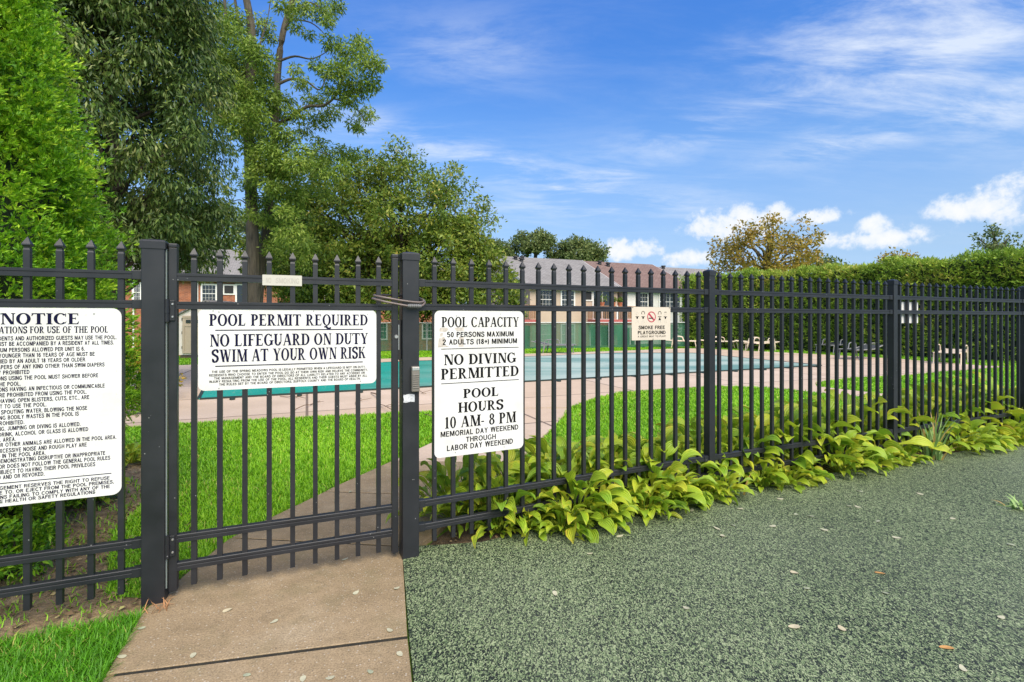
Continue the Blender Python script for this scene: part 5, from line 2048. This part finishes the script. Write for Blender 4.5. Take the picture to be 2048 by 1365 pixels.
LC = [(502, 300, 20), (512, 330, 20), (495, 370, 18), (515, 400, 20), (500, 430, 16), (540, 300, 20), (553, 345, 20), (500, 255, 24), (530, 440, 18), (545, 155, 16), (556, 190, 16), (430, 120, 34), (465, 140, 36), (495, 160, 36), (525, 120, 26), (455, 195, 36), (490, 215, 36), (525, 225, 30), (420, 90, 26), (480, 80, 30), (440, 240, 26), (470, 255, 26), (515, 285, 26), (505, 100, 26), (450, 60, 26), (530, 190, 24), (555, 265, 24), (575, 275, 22), (560, 320, 24), (590, 330, 22), (505, 345, 18), (545, 375, 22), (590, 390, 22), (570, 425, 22), (620, 200, 16), (640, 200, 16), (660, 180, 16), (590, 140, 14), (630, 130, 14), (690, 180, 20), (610, 330, 20), (655, 320, 18), (660, 30, 16), (585, 30, 16),(700, 110, 36), (738, 125, 26), (682, 140, 28), (718, 172, 30), (694, 200, 22), (730, 228, 22), (745, 165, 20), (655, 145, 20), (636, 240, 26), (604, 168, 18), (662, 85, 20), (722, 85, 20), (760, 130, 14), (708, 250, 16), (720, 258, 12), (665, 225, 20),
      (640, 20, 26), (604, 14, 22), (672, 12, 18), (562, 10, 18), (524, 50, 24), (470, 40, 30), (440, 20, 24), (592, 55, 14), (655, 45, 14), (540, 75, 16), (420, 55, 22), (620, 70, 12),
      (440, 105, 36), (480, 128, 34), (514, 138, 26), (470, 176, 38), (504, 188, 30), (544, 206, 24), (450, 222, 28), (504, 228, 32), (425, 150, 26), (530, 165, 20), (578, 200, 14),
      (562, 228, 26), (594, 226, 20), (524, 262, 28), (604, 262, 18), (480, 268, 20), (552, 296, 26), (540, 336, 30), (576, 346, 28), (520, 316, 22), (604, 306, 22), (634, 336, 28), (684, 306, 22), (710, 312, 16), (562, 388, 26), (604, 376, 22),
      (550, 440, 28), (584, 470, 34), (560, 500, 32), (610, 490, 26), (600, 520, 24), (545, 485, 18), (624, 300, 14), (520, 360, 18), (640, 285, 16), (660, 350, 20), (460, 300, 14), (470, 350, 12), (590, 420, 20), (690, 335, 18), (650, 385, 18), (455, 380, 14)]
foliage('crown', to_cluster(LC, Y0 - 0.3, 1.5, 900, 1.08), 0.145, 0.30, M['locust'], t, droop=0.6, outw=0.5, shell=0.15)

# big bushy tree in the middle
Yb = 24.5
cB = P(792, 640, Yb)
t = empty('bushy_tree', (cB.x, Yb, 0), 'broad bushy tree with yellowing right side behind the gate post', 'tree')
cl = []
def dome(cx, cy, rx, ry, n, Y, per, rcl, jit=0.10, low=-0.75):
    out = []
    while len(out) < n:
        d = rng.normal(size=3)
        d /= np.linalg.norm(d)
        if d[2] < low or d[1] > 0.75:
            continue
        q = 0.62 + 0.38 * rng.random() ** 0.6
        q *= 1 + jit * max(-1.5, min(1.1, rng.normal()))
        c = P(cx, cy, Y)
        p = (c.x + d[0] * q * rx * Y / 1000, Y + d[1] * q * rx * Y / 1000 * 0.8, c.z + d[2] * q * ry * Y / 1000)
        out.append((p, rcl * (0.6 + 0.8 * rng.random()), per))
    return out
cl += dome(780, 500, 205, 185, 330, Yb, 110, 0.60)
cl += dome(650, 480, 130, 150, 130, Yb - 0.5, 110, 0.55)
cl += dome(890, 545, 105, 130, 120, Yb - 0.5, 110, 0.5)
cl += dome(770, 560, 120, 110, 150, Yb + 0.3, 110, 0.7)
cl += dome(660, 570, 100, 80, 80, Yb, 110, 0.6)
cl += dome(955, 600, 90, 95, 90, Yb - 0.5, 100, 0.42)
cl += dome(560, 520, 70, 105, 70, Yb - 0.3, 100, 0.5)
foliage('crown', cl, 0.185, 0.40, M['bush'], t, droop=0.25, outw=0.5, shell=0.2)
mb = MB()
limb(mb, (cB.x, Yb, -0.3), (cB.x + 0.2, Yb, 3.0), 0.28, 0.2, 0, 6, 0.02)
for k in range(0, len(cl), 9):
    limb(mb, (cB.x + 0.2, Yb, 2.0 + 1.2 * rng.random()), cl[k][0], 0.10, 0.015, 0.08, 7)
mb.build('trunk', M['bark_dark'], t)
mb = MB()
wh = []
for (x, y, h, lean) in ((840, 395, 62, 0), (826, 395, 48, -6), (862, 415, 50, 8), (700, 350, 34, 4), (768, 345, 30, -4), (800, 365, 36, 6), (905, 440, 36, 10), (935, 465, 36, 14), (960, 500, 36, 20), (974, 530, 26, 18), (735, 330, 26, 2), (655, 330, 26, -3), (880, 425, 34, 12)):
    a, b = P(x, y, Yb - 1), P(x + lean, y - h, Yb - 1.2)
    mb = MB()
    limb(mb, a, b, 0.02, 0.006, 0.02, 6, 0.04)
    for q in range(6):
        p = a.lerp(b, 0.25 + 0.15 * q)
        wh.append((tuple(p), 0.16, 9))
    mb.build('shoot', M['bark'], t)
foliage('shoot_leaves', wh, 0.19, 0.4, M['bush'], t, droop=0.0, outw=0.8, shell=0.3)


# generic trees in the distance
def far_tree(name, label, px, py, rx, ry, Y, n, per, rcl, leaf, mat, group='trees behind the houses', sparse=0.0, base=None, low=-0.6):
    c = P(px, py, Y)
    gz = float(terrain(c.x, Y))
    t = empty(name, (c.x, Y, gz), label, 'tree', group)
    cl = dome(px, py, rx, ry, n, Y, per, rcl, 0.14 + sparse, low)
    foliage('crown', cl, leaf, 0.5, mat, t, droop=0.1, shell=0.15)
    mb = MB()
    zc = c.z - ry * Y / 1000 * 0.5
    limb(mb, (c.x, Y, gz - 0.2), (c.x + 0.1, Y, zc), 0.012 * Y * 0.6, 0.006 * Y * 0.6, 0, 5, 0.02)
    for k in range(0, len(cl), max(1, len(cl) // 26)):
        limb(mb, (c.x + 0.1, Y, zc - 0.3 + 0.5 * rng.random()), cl[k][0], 0.003 * Y, 0.0008 * Y, 0.08, 6)
    mb.build('trunk', M['bark'], t)
    return t


far_tree('distant_tree', 'small round green tree just left of the grey roofed house ridge', 996, 512, 38, 28, 62, 60, 80, 0.75, 0.34, M['far'])
far_tree('distant_tree', 'open crowned green tree rising behind the grey roof ridge', 1070, 492, 38, 28, 62, 60, 75, 0.7, 0.34, M['far'], sparse=0.1)
far_tree('distant_tree', 'broad dense green tree behind the grey and brown roofs', 1156, 512, 50, 30, 62, 90, 80, 0.8, 0.34, M['far'])
far_tree('autumn_tree', 'sparse orange brown autumn tree behind the far end of the hedge', 1535, 512, 100, 64, 36, 110, 62, 0.72, 0.23, M['autumn'], 'autumn trees behind the hedge', 0.08, low=-0.9)
far_tree('distant_tree', 'flat topped green tree beside the orange autumn tree above the hedge', 1640, 535, 30, 16, 38, 26, 50, 0.6, 0.22, M['far'], 'trees behind the hedge')
far_tree('autumn_tree', 'tiny brownish treetop just showing over the middle of the hedge', 1795, 524, 28, 15, 40, 16, 34, 0.6, 0.24, M['autumn'], 'autumn trees behind the hedge')
far_tree('distant_tree', 'sparse green tree over the right end of the hedge', 1995, 500, 42, 50, 30, 34, 46, 0.45, 0.19, M['far'], 'trees behind the hedge', 0.12, low=-0.9)
far_tree('distant_tree', 'pale green tree glimpsed between the dark tree and the two trunks', 440, 480, 62, 70, 50, 95, 60, 0.9, 0.33, M['far'], 'trees behind the brick building')
far_tree('distant_tree', 'green tree behind the brick roof right of the two trunks', 590, 470, 70, 50, 55, 95, 60, 1.0, 0.34, M['far'], 'trees behind the brick building')
far_tree('distant_tree', 'green tree behind the brick building far left, mostly hidden', 320, 460, 80, 60, 56, 70, 60, 1.1, 0.36, M['far'], 'trees behind the brick building')

# ------------------------------------------------------------------ clipped hedge on the right
HB = [Vector((9.3, 27.6)), Vector((10.8, 25.6)), Vector((14.1, 22.5)), Vector((15.6, 19.4)), Vector((17.0, 17.4)), Vector((17.9, 16.3)), Vector((20.5, 13.2)), Vector((23, 10.5))]
t = empty('hedge', (14.1, 22.5, 0), 'long tall clipped green hedge closing the right side of the pool', 'hedge')
HH = 3.62
NB = 30000
segL = np.array([(b - a).length for a, b in zip(HB[:-1], HB[1:])])
cum = np.concatenate([[0], np.cumsum(segL)])
u = rng.random(NB) * cum[-1]
ii = np.clip(np.searchsorted(cum, u) - 1, 0, len(segL) - 1)
ff = (u - cum[ii]) / segL[ii]
HA = np.array([tuple(p) for p in HB])
A2 = HA[ii]; B2 = HA[ii + 1]
base2 = A2 + (B2 - A2) * ff[:, None]
dirv = (B2 - A2) / np.linalg.norm(B2 - A2, axis=1, keepdims=True)
nrm = np.stack([dirv[:, 1], -dirv[:, 0]], 1)          # away from the pool is -nrm
nrm = np.where((nrm @ np.array([-0.8, -0.6]))[:, None] > 0, nrm, -nrm)
TOP = rng.random(NB) < 0.34
lump = 0.16 * np.sin(u * 2.1) + 0.12 * np.sin(u * 5.3 + 1)
z = np.where(TOP, HH + lump * 0.6, rng.random(NB) ** 0.9 * HH)
depth = np.where(TOP, -rng.random(NB) * 1.8, 0.0) + np.where(TOP, 0, lump * 0.9 * np.sin(z * 1.7 + u))
bx = base2 + nrm * depth[:, None]
base3 = np.stack([bx[:, 0], bx[:, 1], z], 1) + rng.normal(size=(NB, 3)) * np.array([0.08, 0.08, 0.06])
od = np.where(TOP[:, None], np.array([0, 0, 1.0]), np.stack([nrm[:, 0], nrm[:, 1], np.full(NB, 0.35)], 1)) + rng.normal(size=(NB, 3)) * 0.45
od /= np.linalg.norm(od, axis=1, keepdims=True)
cn_ = 0.5 + 0.5 * np.sin(u * 1.3 + 3 * np.sin(z * 1.1)) * np.sin(z * 2.3 + u * 0.7)
rnd0 = np.clip(0.15 + 0.4 * cn_ + 0.35 * rng.random(NB) + np.where(z > HH * 0.72, 0.12, 0), 0, 1)  # upper leaves get a lighter tone: the sunlit top painted into the colour
V, F, A = fronds(base3, od, 0.17 * (0.7 + 0.7 * rng.random(NB)), rnd0, 5)
np_mesh('foliage', V, F, M['hedge'], t, A)
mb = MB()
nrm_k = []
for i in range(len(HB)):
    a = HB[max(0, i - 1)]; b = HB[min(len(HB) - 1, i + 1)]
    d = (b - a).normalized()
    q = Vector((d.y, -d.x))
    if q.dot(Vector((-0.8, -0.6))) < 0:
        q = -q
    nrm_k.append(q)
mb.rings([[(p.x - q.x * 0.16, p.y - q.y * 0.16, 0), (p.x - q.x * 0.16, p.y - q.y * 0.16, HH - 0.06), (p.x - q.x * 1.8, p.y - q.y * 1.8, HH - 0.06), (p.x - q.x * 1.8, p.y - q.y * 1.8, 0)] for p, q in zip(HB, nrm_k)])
mb.build('dark_core', M['core'], t)  # added solid core that blocks light through the hedge, coloured as inner shade

# goldenrod bush behind the left section
def small_bush(name, label, c, r, h, n, leaf, mat, cat='shrub', asp=0.4):
    t = empty(name, (c[0], c[1], 0), label, cat)
    cl = []
    for k in range(n):
        a = rng.random() * 6.283
        q = math.sqrt(rng.random())
        cl.append(((c[0] + r * q * math.cos(a), c[1] + r * q * math.sin(a), h * (0.15 + 0.8 * rng.random() * (1 - 0.5 * q))), r * 0.3, 70))
    foliage('foliage', cl, leaf, asp, mat, t, droop=-0.1)
    mb = MB()
    for k in range(8):
        limb(mb, (c[0], c[1], -0.05), cl[k][0], 0.012, 0.004, 0.05, 5)
    mb.build('stems', M['bark'], t)


small_bush('goldenrod_bush', 'orange yellow flowering bush between the arborvitae and left gate post', (-6.55, 8.7), 0.55, 1.35, 34, 0.07, M['flower'])
small_bush('green_shrub', 'low green shrub at the foot of the arborvitae by the left fence', (-2.86, 2.80), 0.22, 0.36, 40, 0.045, M['arb'], asp=0.3)
small_bush('leafy_shrub', 'small dense green bush beside the pool deck left of the gate', (-6.0, 7.5), 0.5, 0.8, 40, 0.08, M['bush'])

# ------------------------------------------------------------------ hostas
def hosta_mesh(nl, size, spread, seed, lean=(0, 0), yellow=0.0):
    r = np.random.default_rng(seed)
    VV, FF, AA, XX = [], [], [], []
    nb = 0
    for k in range(nl):
        az_ = 2 * math.pi * k * 0.381966 + r.normal() * 0.3
        lv = k / nl
        a0 = math.radians(84 - 58 * lv + r.normal() * 9)
        bl = size * (0.62 + 0.5 * r.random())
        pl = bl * (0.75 + 0.6 * r.random()) * spread
        droop = math.radians(70 + 60 * r.random())
        wid = bl * (0.26 + 0.07 * r.random())
        cup = 0.25 + 0.5 * r.random()
        h = np.array([math.cos(az_), math.sin(az_), 0.0])
        s = np.array([-math.sin(az_), math.cos(az_), 0.0])
        p = np.array([0.025 * math.cos(az_), 0.025 * math.sin(az_), 0.0])
        nP, nB = 4, 9
        rows = []
        a = a0
        for i in range(nP):
            rows.append((p.copy(), a, 0.0045, 0.6))
            p = p + (h * math.cos(a) + np.array([0, 0, 1]) * math.sin(a)) * pl / nP
            a -= math.radians(5)
        tw = r.normal() * 0.35
        roll = r.normal() * 0.5
        for i in range(nB):
            t_ = i / (nB - 1)
            w = wid * (math.sin(math.pi * min(1, 0.06 + 0.94 * t_) ** 0.72) ** 0.85) if t_ < 1 else 0.002
            rows.append((p.copy(), a, max(w, 0.003), t_))
            p = p + (h * math.cos(a) + np.array([0, 0, 1]) * math.sin(a) + s * tw * 0.35) * bl / (nB - 1)
            a -= droop / nB * (0.5 + t_)
        base_c = 0.20 + 0.40 * r.random() + yellow * r.random()
        brown = r.random() < 0.30
        wave = r.random() * 6
        for i, (q, aa, w, t_) in enumerate(rows):
            upv = -h * math.sin(aa) + np.array([0, 0, 1]) * math.cos(aa)
            ss = s * math.cos(roll) + upv * math.sin(roll) if i >= nP else s
            uu = upv * math.cos(roll) - s * math.sin(roll) if i >= nP else upv
            for j in range(5):
                f = (j - 2) / 2
                lift = cup * abs(f) ** 1.5 * w + 0.10 * w * math.sin(wave + t_ * 11 + j * 1.3) * abs(f)
                XX.append(f)
                VV.append(q + ss * f * w + uu * lift)
                c = base_c
                if i >= nP:
                    c += 0.10 * abs(f) * r.random()
                    if brown and (abs(f) > 0.7 or t_ > 0.75):
                        c += 0.4 * r.random()
                AA.append(min(1, c))
        m = len(rows)
        for i in range(m - 1):
            for j in range(4):
                b = nb + i * 5 + j
                FF.append((b, b + 1, b + 6, b + 5))
        nb += m * 5
    V = np.array(VV)
    V[:, 2] = np.maximum(V[:, 2], 0.008)
    return V, np.array(FF), np.array(AA), np.array(XX)


HV = []
for k, (nl, size, spread, yel) in enumerate(((78, 0.128, 2.25, 0.08), (84, 0.135, 2.15, 0.14), (74, 0.104, 1.55, 0.2), (66, 0.100, 1.45, 0.30), (80, 0.132, 2.15, 0.2), (72, 0.11, 1.5, 0.16))):
    V, F, A, X_ = hosta_mesh(nl, size, spread, 40 + k, yellow=yel)
    o = np_mesh('hosta_plant', V, F, M['hosta'], None, A, True)
    ac = o.data.attributes.new('acr', 'FLOAT', 'POINT')
    ac.data.foreach_set('value', X_.astype(np.float32))
    HV.append(o.data)
    bpy.data.objects.remove(o)
ORD = ['first', 'second', 'third', 'fourth', 'fifth', 'sixth', 'seventh', 'eighth', 'ninth', 'tenth', 'eleventh', 'twelfth', 'thirteenth', 'fourteenth', 'fifteenth', 'sixteenth', 'seventeenth', 'eighteenth', 'nineteenth', 'twentieth']



def ordinal(k):
    return ORD[k] if k < 20 else 'twenty ' + ORD[k - 20]


def on_line(s, off):
    """point s metres from the lock post along the right fence, off metres beyond it (negative = playground side)"""
    for sg in (SG_A, SG_B, SG_C, SG_D):
        if s <= sg[2] or sg is SG_D:
            e = sg[1]
            return (sg[0][0] + e[0] * s - e[1] * off, sg[0][1] + e[1] * s + e[0] * off)
        s -= sg[2]


def hosta(v, loc, sc, rz, label, group):
    o = bpy.data.objects.new('hosta_plant', HV[v])
    COL.objects.link(o)
    o.location = (*loc, -0.012)
    o.scale = (sc, sc, sc * random.uniform(0.85, 1.05))
    o.rotation_euler = (random.gauss(0, 0.05), random.gauss(0, 0.05), rz)
    tag(o, label, 'hosta', group)


back = [(0.42, .42, 1.0), (0.70, .22, 1.05), (0.95, .50, 1.2), (1.22, .24, 1.15), (1.40, .55, 1.2), (1.62, .26, 1.1), (1.88, .48, 1.05), (2.12, .26, 1.05), (2.36, .46, 0.95), (2.62, .36, 0.9), (2.86, .5, 1.0),
        (3.10, .28, 1.05), (3.36, .50, 1.1), (3.62, .28, 1.15), (3.88, .46, 1.1), (4.14, .26, 1.15), (4.42, .48, 1.15), (4.70, .28, 1.1), (4.98, .48, 1.05), (5.25, .36, 1.05), (5.55, .52, 1.05), (5.84, .32, 1.1), (6.12, .54, 1.15), (6.42, .36, 1.2), (6.72, .56, 1.2), (7.02, .36, 1.25), (7.34, .54, 1.25), (7.68, .36, 1.2), (8.1, .5, 1.2)]
for k, (s, off, sc) in enumerate(back):
    hosta(k % 2 if k % 5 else 4, on_line(s, off), sc * (1.08 if s < 2.6 else 1.25), random.random() * 6.3, '%s green hosta clump from the lock post, pool side of the fence' % ordinal(k), 'hostas on the pool side of the fence')
front = [(0.62, .02, .75), (0.84, -.04, .95), (1.02, -.16, .9), (1.20, -.06, 1.15), (1.36, -.18, 1.0), (1.54, -.05, 1.2), (1.72, -.17, 1.05), (1.90, -.05, 1.15), (2.06, -.15, .95), (2.22, -.07, 1.1), (2.38, -.12, .9), (2.52, -.12, .7), (3.05, -.10, .85), (3.28, -.14, 1.05), (3.52, -.08, 1.0), (4.05, -.10, .9), (4.45, -.12, 1.0), (4.72, -.08, 1.05), (4.98, -.14, .85),
         (6.05, -.10, .95), (6.35, -.14, 1.15), (6.68, -.10, 1.15), (7.0, -.14, 1.15), (7.35, -.1, 1.1)]
for k, (s, off, sc) in enumerate(front):
    hosta((2, 3, 5, 4)[k % 4], on_line(s, off + 0.07), sc * 0.97, random.random() * 6.3, '%s yellowing hosta clump from the lock post, playground side of the fence' % ordinal(k), 'hostas on the playground side of the fence')
for k, (px, py, v, sc, lab) in enumerate(((125, 1008, 5, .8, 'small pale green hosta under the NOTICE board, left of the other'), (190, 1000, 2, .85, 'small hosta under the right corner of the NOTICE board'),
                                          (262, 925, 3, 1.0, 'yellow leaved hosta showing just left of the thick gate post'), (60, 1012, 4, .8, 'hosta at the foot of the arborvitae under the NOTICE board'))):
    hosta(v, G(px, py), sc, random.random() * 6, lab, 'hostas behind the left fence section')


# strap leaved clumps
def strap(name, label, loc, n, h, w, mat, cat, lean=0.5, brown=0.15):
    VV, AA, FF = [], [], []
    nb = 0
    for k in range(n):
        a = rng.random() * 6.283
        ln = lean * (0.2 + rng.random())
        L = h * (0.6 + 0.5 * rng.random())
        d = np.array([math.cos(a), math.sin(a), 0])
        s_ = np.array([-math.sin(a), math.cos(a), 0])
        p = np.array([loc[0] + 0.03 * rng.normal(), loc[1] + 0.03 * rng.normal(), -0.02])
        el_ = math.pi / 2 - ln * 0.5
        c = rng.random() * 0.8 if rng.random() > brown else 0.97
        for i in range(7):
            t_ = i / 6
            ww = w * (1 - t_ ** 2.2) + 0.0008
            VV += [p - s_ * ww, p + s_ * ww]
            AA += [c, c]
            p = p + (d * math.cos(el_) + np.array([0, 0, 1]) * math.sin(el_)) * L / 6
            el_ -= ln * 0.22
        for i in range(6):
            b = nb + 2 * i
            FF.append((b, b + 1, b + 3, b + 2))
        nb += 14
    root = empty(name, (*loc, 0), label, cat)
    np_mesh('blades', np.array(VV), np.array(FF), mat, root, np.array(AA), True)


strap('iris_clump', 'fan of pale strap leaves in front of the fence, right of the third post', on_line(5.38, -.13), 44, 0.52, 0.011, M['iris'], 'plant', 0.75)
strap('iris_clump', 'small dark strap leaved clump at the foot of the middle fence post', on_line(2.66, -.06), 20, 0.26, 0.008, M['iris'], 'plant', 0.9)
strap('weed_tuft', 'low pale weed growing out of the playground surface at the right edge', G(2036, 1016), 40, 0.17, 0.009, M['iris'], 'weed', 2.1, 0.05)
strap('dry_tuft', 'tuft of dry brown grass at the foot of the left gate post', (-1.755, 2.475), 46, 0.10, 0.0018, M['dry'], 'grass tuft', 1.9)
strap('yellow_flower_spike', 'orange and green spikes behind the hostas left of the middle post', on_line(2.2, .95), 60, 0.34, 0.008, M['flower'], 'plant', 0.5)
strap('yellow_flower_spike', 'orange tipped spikes behind the hostas right of the middle post', on_line(2.95, .95), 40, 0.30, 0.008, M['flower'], 'plant', 0.5)

# ------------------------------------------------------------------ grass
def grass(polys, cuts, K, h0, mat='grass'):
    VV, AA = [], []
    for poly in polys:
        xs = [p[0] for p in poly]; ys = [p[1] for p in poly]
        area = (max(xs) - min(xs)) * (max(ys) - min(ys))
        n = int(area * K)
        X = rng.uniform(min(xs), max(xs), n)
        Y = rng.uniform(min(ys), max(ys), n)
        d = np.hypot(X, Y)
        ok = inside(poly, X, Y) & (rng.random(n) < np.clip((2.6 / d) ** 1.55, 0, 1))
        ok &= (Y > 0.4) & (np.abs(X) < 1.12 * Y + 0.6)
        for c in cuts:
            ok &= ~inside(c, X, Y)
        X, Y, d = X[ok], Y[ok], d[ok]
        n = len(X)
        base = np.stack([X, Y, np.full(n, -0.02)], 1)
        a = rng.random(n) * 6.283
        ln = 0.25 + 0.75 * rng.random(n)
        D = np.stack([np.cos(a) * ln, np.sin(a) * ln, np.full(n, 1.0)], 1)
        D /= np.linalg.norm(D, axis=1, keepdims=True)
        L = h0 * (0.6 + 0.7 * rng.random(n)) * (1 + 0.25 * np.sin(X * 2.1) * np.sin(Y * 1.7))
        w = np.maximum(0.0022, d * 0.00075) * (0.7 + 0.6 * rng.random(n))
        S = np.stack([-np.sin(a), np.cos(a), np.zeros(n)], 1)
        mid = base + D * (L * 0.55)[:, None]
        tip = base + D * (L * 0.9)[:, None] + np.stack([np.cos(a), np.sin(a), -0.25 * np.ones(n)], 1) * (L * 0.35 * ln)[:, None]
        V = np.stack([base - S * w[:, None], base + S * w[:, None], mid + S * w[:, None] * 0.8, tip, mid - S * w[:, None] * 0.8], 1)
        patch = 0.5 + 0.25 * np.sin(X * 1.9 + 1.3 * np.sin(Y * 1.1)) + 0.25 * np.sin(Y * 2.7 + X * 0.6)
        r = np.clip(0.62 * rng.random(n) + 0.30 * patch, 0, 0.93)
        dry = 0.02 + 0.10 * np.clip(np.sin(X * 1.3 + 2 * np.sin(Y * 0.9)) * np.sin(Y * 1.7 + 1.1) - 0.35, 0, 1)
        r = np.where(rng.random(n) < dry, 1.0, r)
        VV.append(V.reshape(-1, 3))
        AA.append(np.repeat(r, 5))
    V = np.concatenate(VV)
    m = len(V) // 5
    b = np.arange(m)[:, None] * 5
    Fq = np.concatenate([b + np.array([[0, 1, 2, 4]]), np.concatenate([b + np.array([[4, 2, 3]]), b + 3], 1)[:, :4]])
    me_v = V
    # quads and triangles: build the tip triangle as its own faces
    me = bpy.data.meshes.new('grass')
    T = b + np.array([[4, 2, 3]])
    Q = b + np.array([[0, 1, 2, 4]])
    me.vertices.add(len(V))
    me.vertices.foreach_set('co', me_v.astype(np.float32).ravel())
    li = np.concatenate([Q.ravel(), T.ravel()]).astype(np.int32)
    me.loops.add(len(li))
    me.loops.foreach_set('vertex_index', li)
    me.polygons.add(2 * m)
    st = np.concatenate([np.arange(m) * 4, 4 * m + np.arange(m) * 3]).astype(np.int32)
    tt = np.concatenate([np.full(m, 4), np.full(m, 3)]).astype(np.int32)
    me.polygons.foreach_set('loop_start', st)
    me.polygons.foreach_set('loop_total', tt)
    at = me.attributes.new('rnd', 'FLOAT', 'POINT')
    at.data.foreach_set('value', np.concatenate(AA).astype(np.float32))
    me.update(calc_edges=True)
    o = link_mesh('grass', me, M[mat])
    tag(o, kind='stuff')
    print('grass blades', m)


WISP = [[(-1.9, 2.52), (-2.3, 2.36), (-2.7, 2.2), (-2.75, 2.5), (-2.3, 2.75), (-1.95, 2.72)]]
grass([LAWN_FRONT], [], 22000, 0.075, 'grass_long')
grass([LAWN_LEFT, LAWN_MID, LAWN_RIGHT, LAWN_FAR], [DECK], 17000, 0.055)
grass([[(-2.0, 2.45), (-2.5, 2.3), (-3.0, 2.4), (-3.2, 3.2), (-3.6, 4.6), (-2.9, 4.4), (-2.5, 3.1), (-2.0, 2.7)]], [], 1500, 0.05)
# bark chips and dead leaves lying on the bare soil
def chips(name, poly, n, smin, smax):
    xs = [q[0] for q in poly]; ys = [q[1] for q in poly]
    X = rng.uniform(min(xs), max(xs), n); Y = rng.uniform(min(ys), max(ys), n)
    ok = inside(poly, X, Y)
    X, Y = X[ok], Y[ok]
    n = len(X)
    a = rng.random(n) * 6.283
    D = np.stack([np.cos(a), np.sin(a), rng.normal(size=n) * 0.25], 1)
    L = smin + (smax - smin) * rng.random(n) ** 2
    V, F, A = leaves(np.stack([X, Y, -0.016 + 0.014 * rng.random(n)], 1), D, L, L * (0.15 + 0.25 * rng.random(n)), rng.random(n), up=np.stack([rng.normal(size=n) * .3, rng.normal(size=n) * .3, np.ones(n)], 1))
    o = np_mesh(name, V, F, M['chips'], None, A)
    tag(o, kind='stuff')


chips('bark_chips', [(-1.85, 2.40), (-2.4, 2.17), (-4.2, 1.5), (-5, 3.5), (-5.2, 6.6), (-2.8, 4.4), (-1.83, 2.9)], 9000, 0.012, 0.05)
chips('bark_chips', [(-0.5, 2.99), (1.66, 3.96), (3.9, 4.94), (6.3, 5.97), (8, 6.7), (6.4, 6.9), (3.5, 5.6), (1.2, 4.6), (0.1, 4.3), (-0.5, 3.3)], 9000, 0.012, 0.045)
# ------------------------------------------------------------------ fallen leaves
LM = []
for k in range(4):
    bm = bmesh.new()
    L, w = 0.034 + 0.006 * k, 0.010 + 0.002 * (k % 3)
    ring = []
    for i in range(12):
        a = 2 * math.pi * i / 12
        x = L / 2 * math.cos(a)
        y = w * math.sin(a) * (1 - 0.35 * math.cos(a))
        ring.append(bm.verts.new((x, y, 0.002 + 0.10 * abs(y) + 0.0012 * math.sin(i * 1.1 + k))))
    mid = bm.verts.new((0, 0, 0.002))
    for i in range(12):
        bm.faces.new((ring[i], ring[(i + 1) % 12], mid))
    me = bpy.data.meshes.new('fallen_leaf')
    bm.to_mesh(me)
    bm.free()
    at = me.attributes.new('rnd', 'FLOAT', 'POINT')
    at.data.foreach_set('value', [(0.25, 0.55, 0.8, 0.99)[k]] * len(me.vertices))
    me.materials.append(M['litter'])
    LM.append(me)


def drop_leaf(px, py, k, z, label, group, sc=1.0):
    o = bpy.data.objects.new('fallen_leaf', LM[k])
    COL.objects.link(o)
    x, y = G(px, py)
    o.location = (x, y, z)
    o.scale = (sc, sc, sc)
    o.rotation_euler = (random.gauss(0, .07), random.gauss(0, .07), random.random() * 6.28)
    tag(o, label, 'leaf', group)


for (px, py, k) in ((1592, 1031, 0), (1315, 1028, 1), (1372, 1219, 1), (1334, 1015, 1), (1433, 1059, 1), (1445, 1074, 1), (1465, 1053, 0), (1589, 1148, 2), (1614, 1180, 0), (1770, 1189, 0), (1696, 1014, 0), (1715, 1016, 1), (1757, 1045, 0), (1622, 1035, 0), (2022, 1092, 0), (2003, 1238, 1),
                    (1793, 1078, 1), (1384, 1023, 1), (1648, 1062, 1), (1925, 1340, 1), (1545, 1055, 1), (1683, 1260, 2), (1240, 1075, 1), (1180, 1110, 1), (1905, 1040, 1), (1840, 990, 1), (1560, 1000, 1), (1720, 985, 0), (1480, 1020, 1), (1110, 1190, 1)):
    drop_leaf(px, py, k, 0.006, 'small pale fallen leaf lying on the green speckled playground surface', 'pale leaves on the playground', 1.0 if py > 1100 else 1.25)
drop_leaf(1893, 1299, 3, 0.006, 'orange yellow fallen leaf on the playground surface near the lower right corner', 'bright leaves on the playground', 1.15)
drop_leaf(1760, 1149, 3, 0.006, 'reddish orange fallen leaf on the playground surface right of centre', 'bright leaves on the playground', 1.0)
drop_leaf(1588, 1257, 2, 0.006, 'buff fallen leaf on the playground surface below the middle fence panel', 'bright leaves on the playground', 1.2)
for (px, py, k) in ((283, 1258, 0), (243, 1315, 1), (779, 1262, 1), (800, 1310, 1), (606, 1360, 1), (660, 1358, 1), (712, 1187, 1), (455, 1222, 2), (794, 1178, 1), (386, 1313, 1), (500, 1110, 1), (530, 1103, 0), (672, 1003, 1), (700, 985, 0), (640, 1040, 1), (548, 1245, 1), (860, 1015, 1), (690, 1120, 1), (740, 1345, 0), (494, 1352, 0)):
    drop_leaf(px, py, k, 0.002, 'small pale fallen leaf lying on the tan concrete path', 'pale leaves on the path', 0.95)
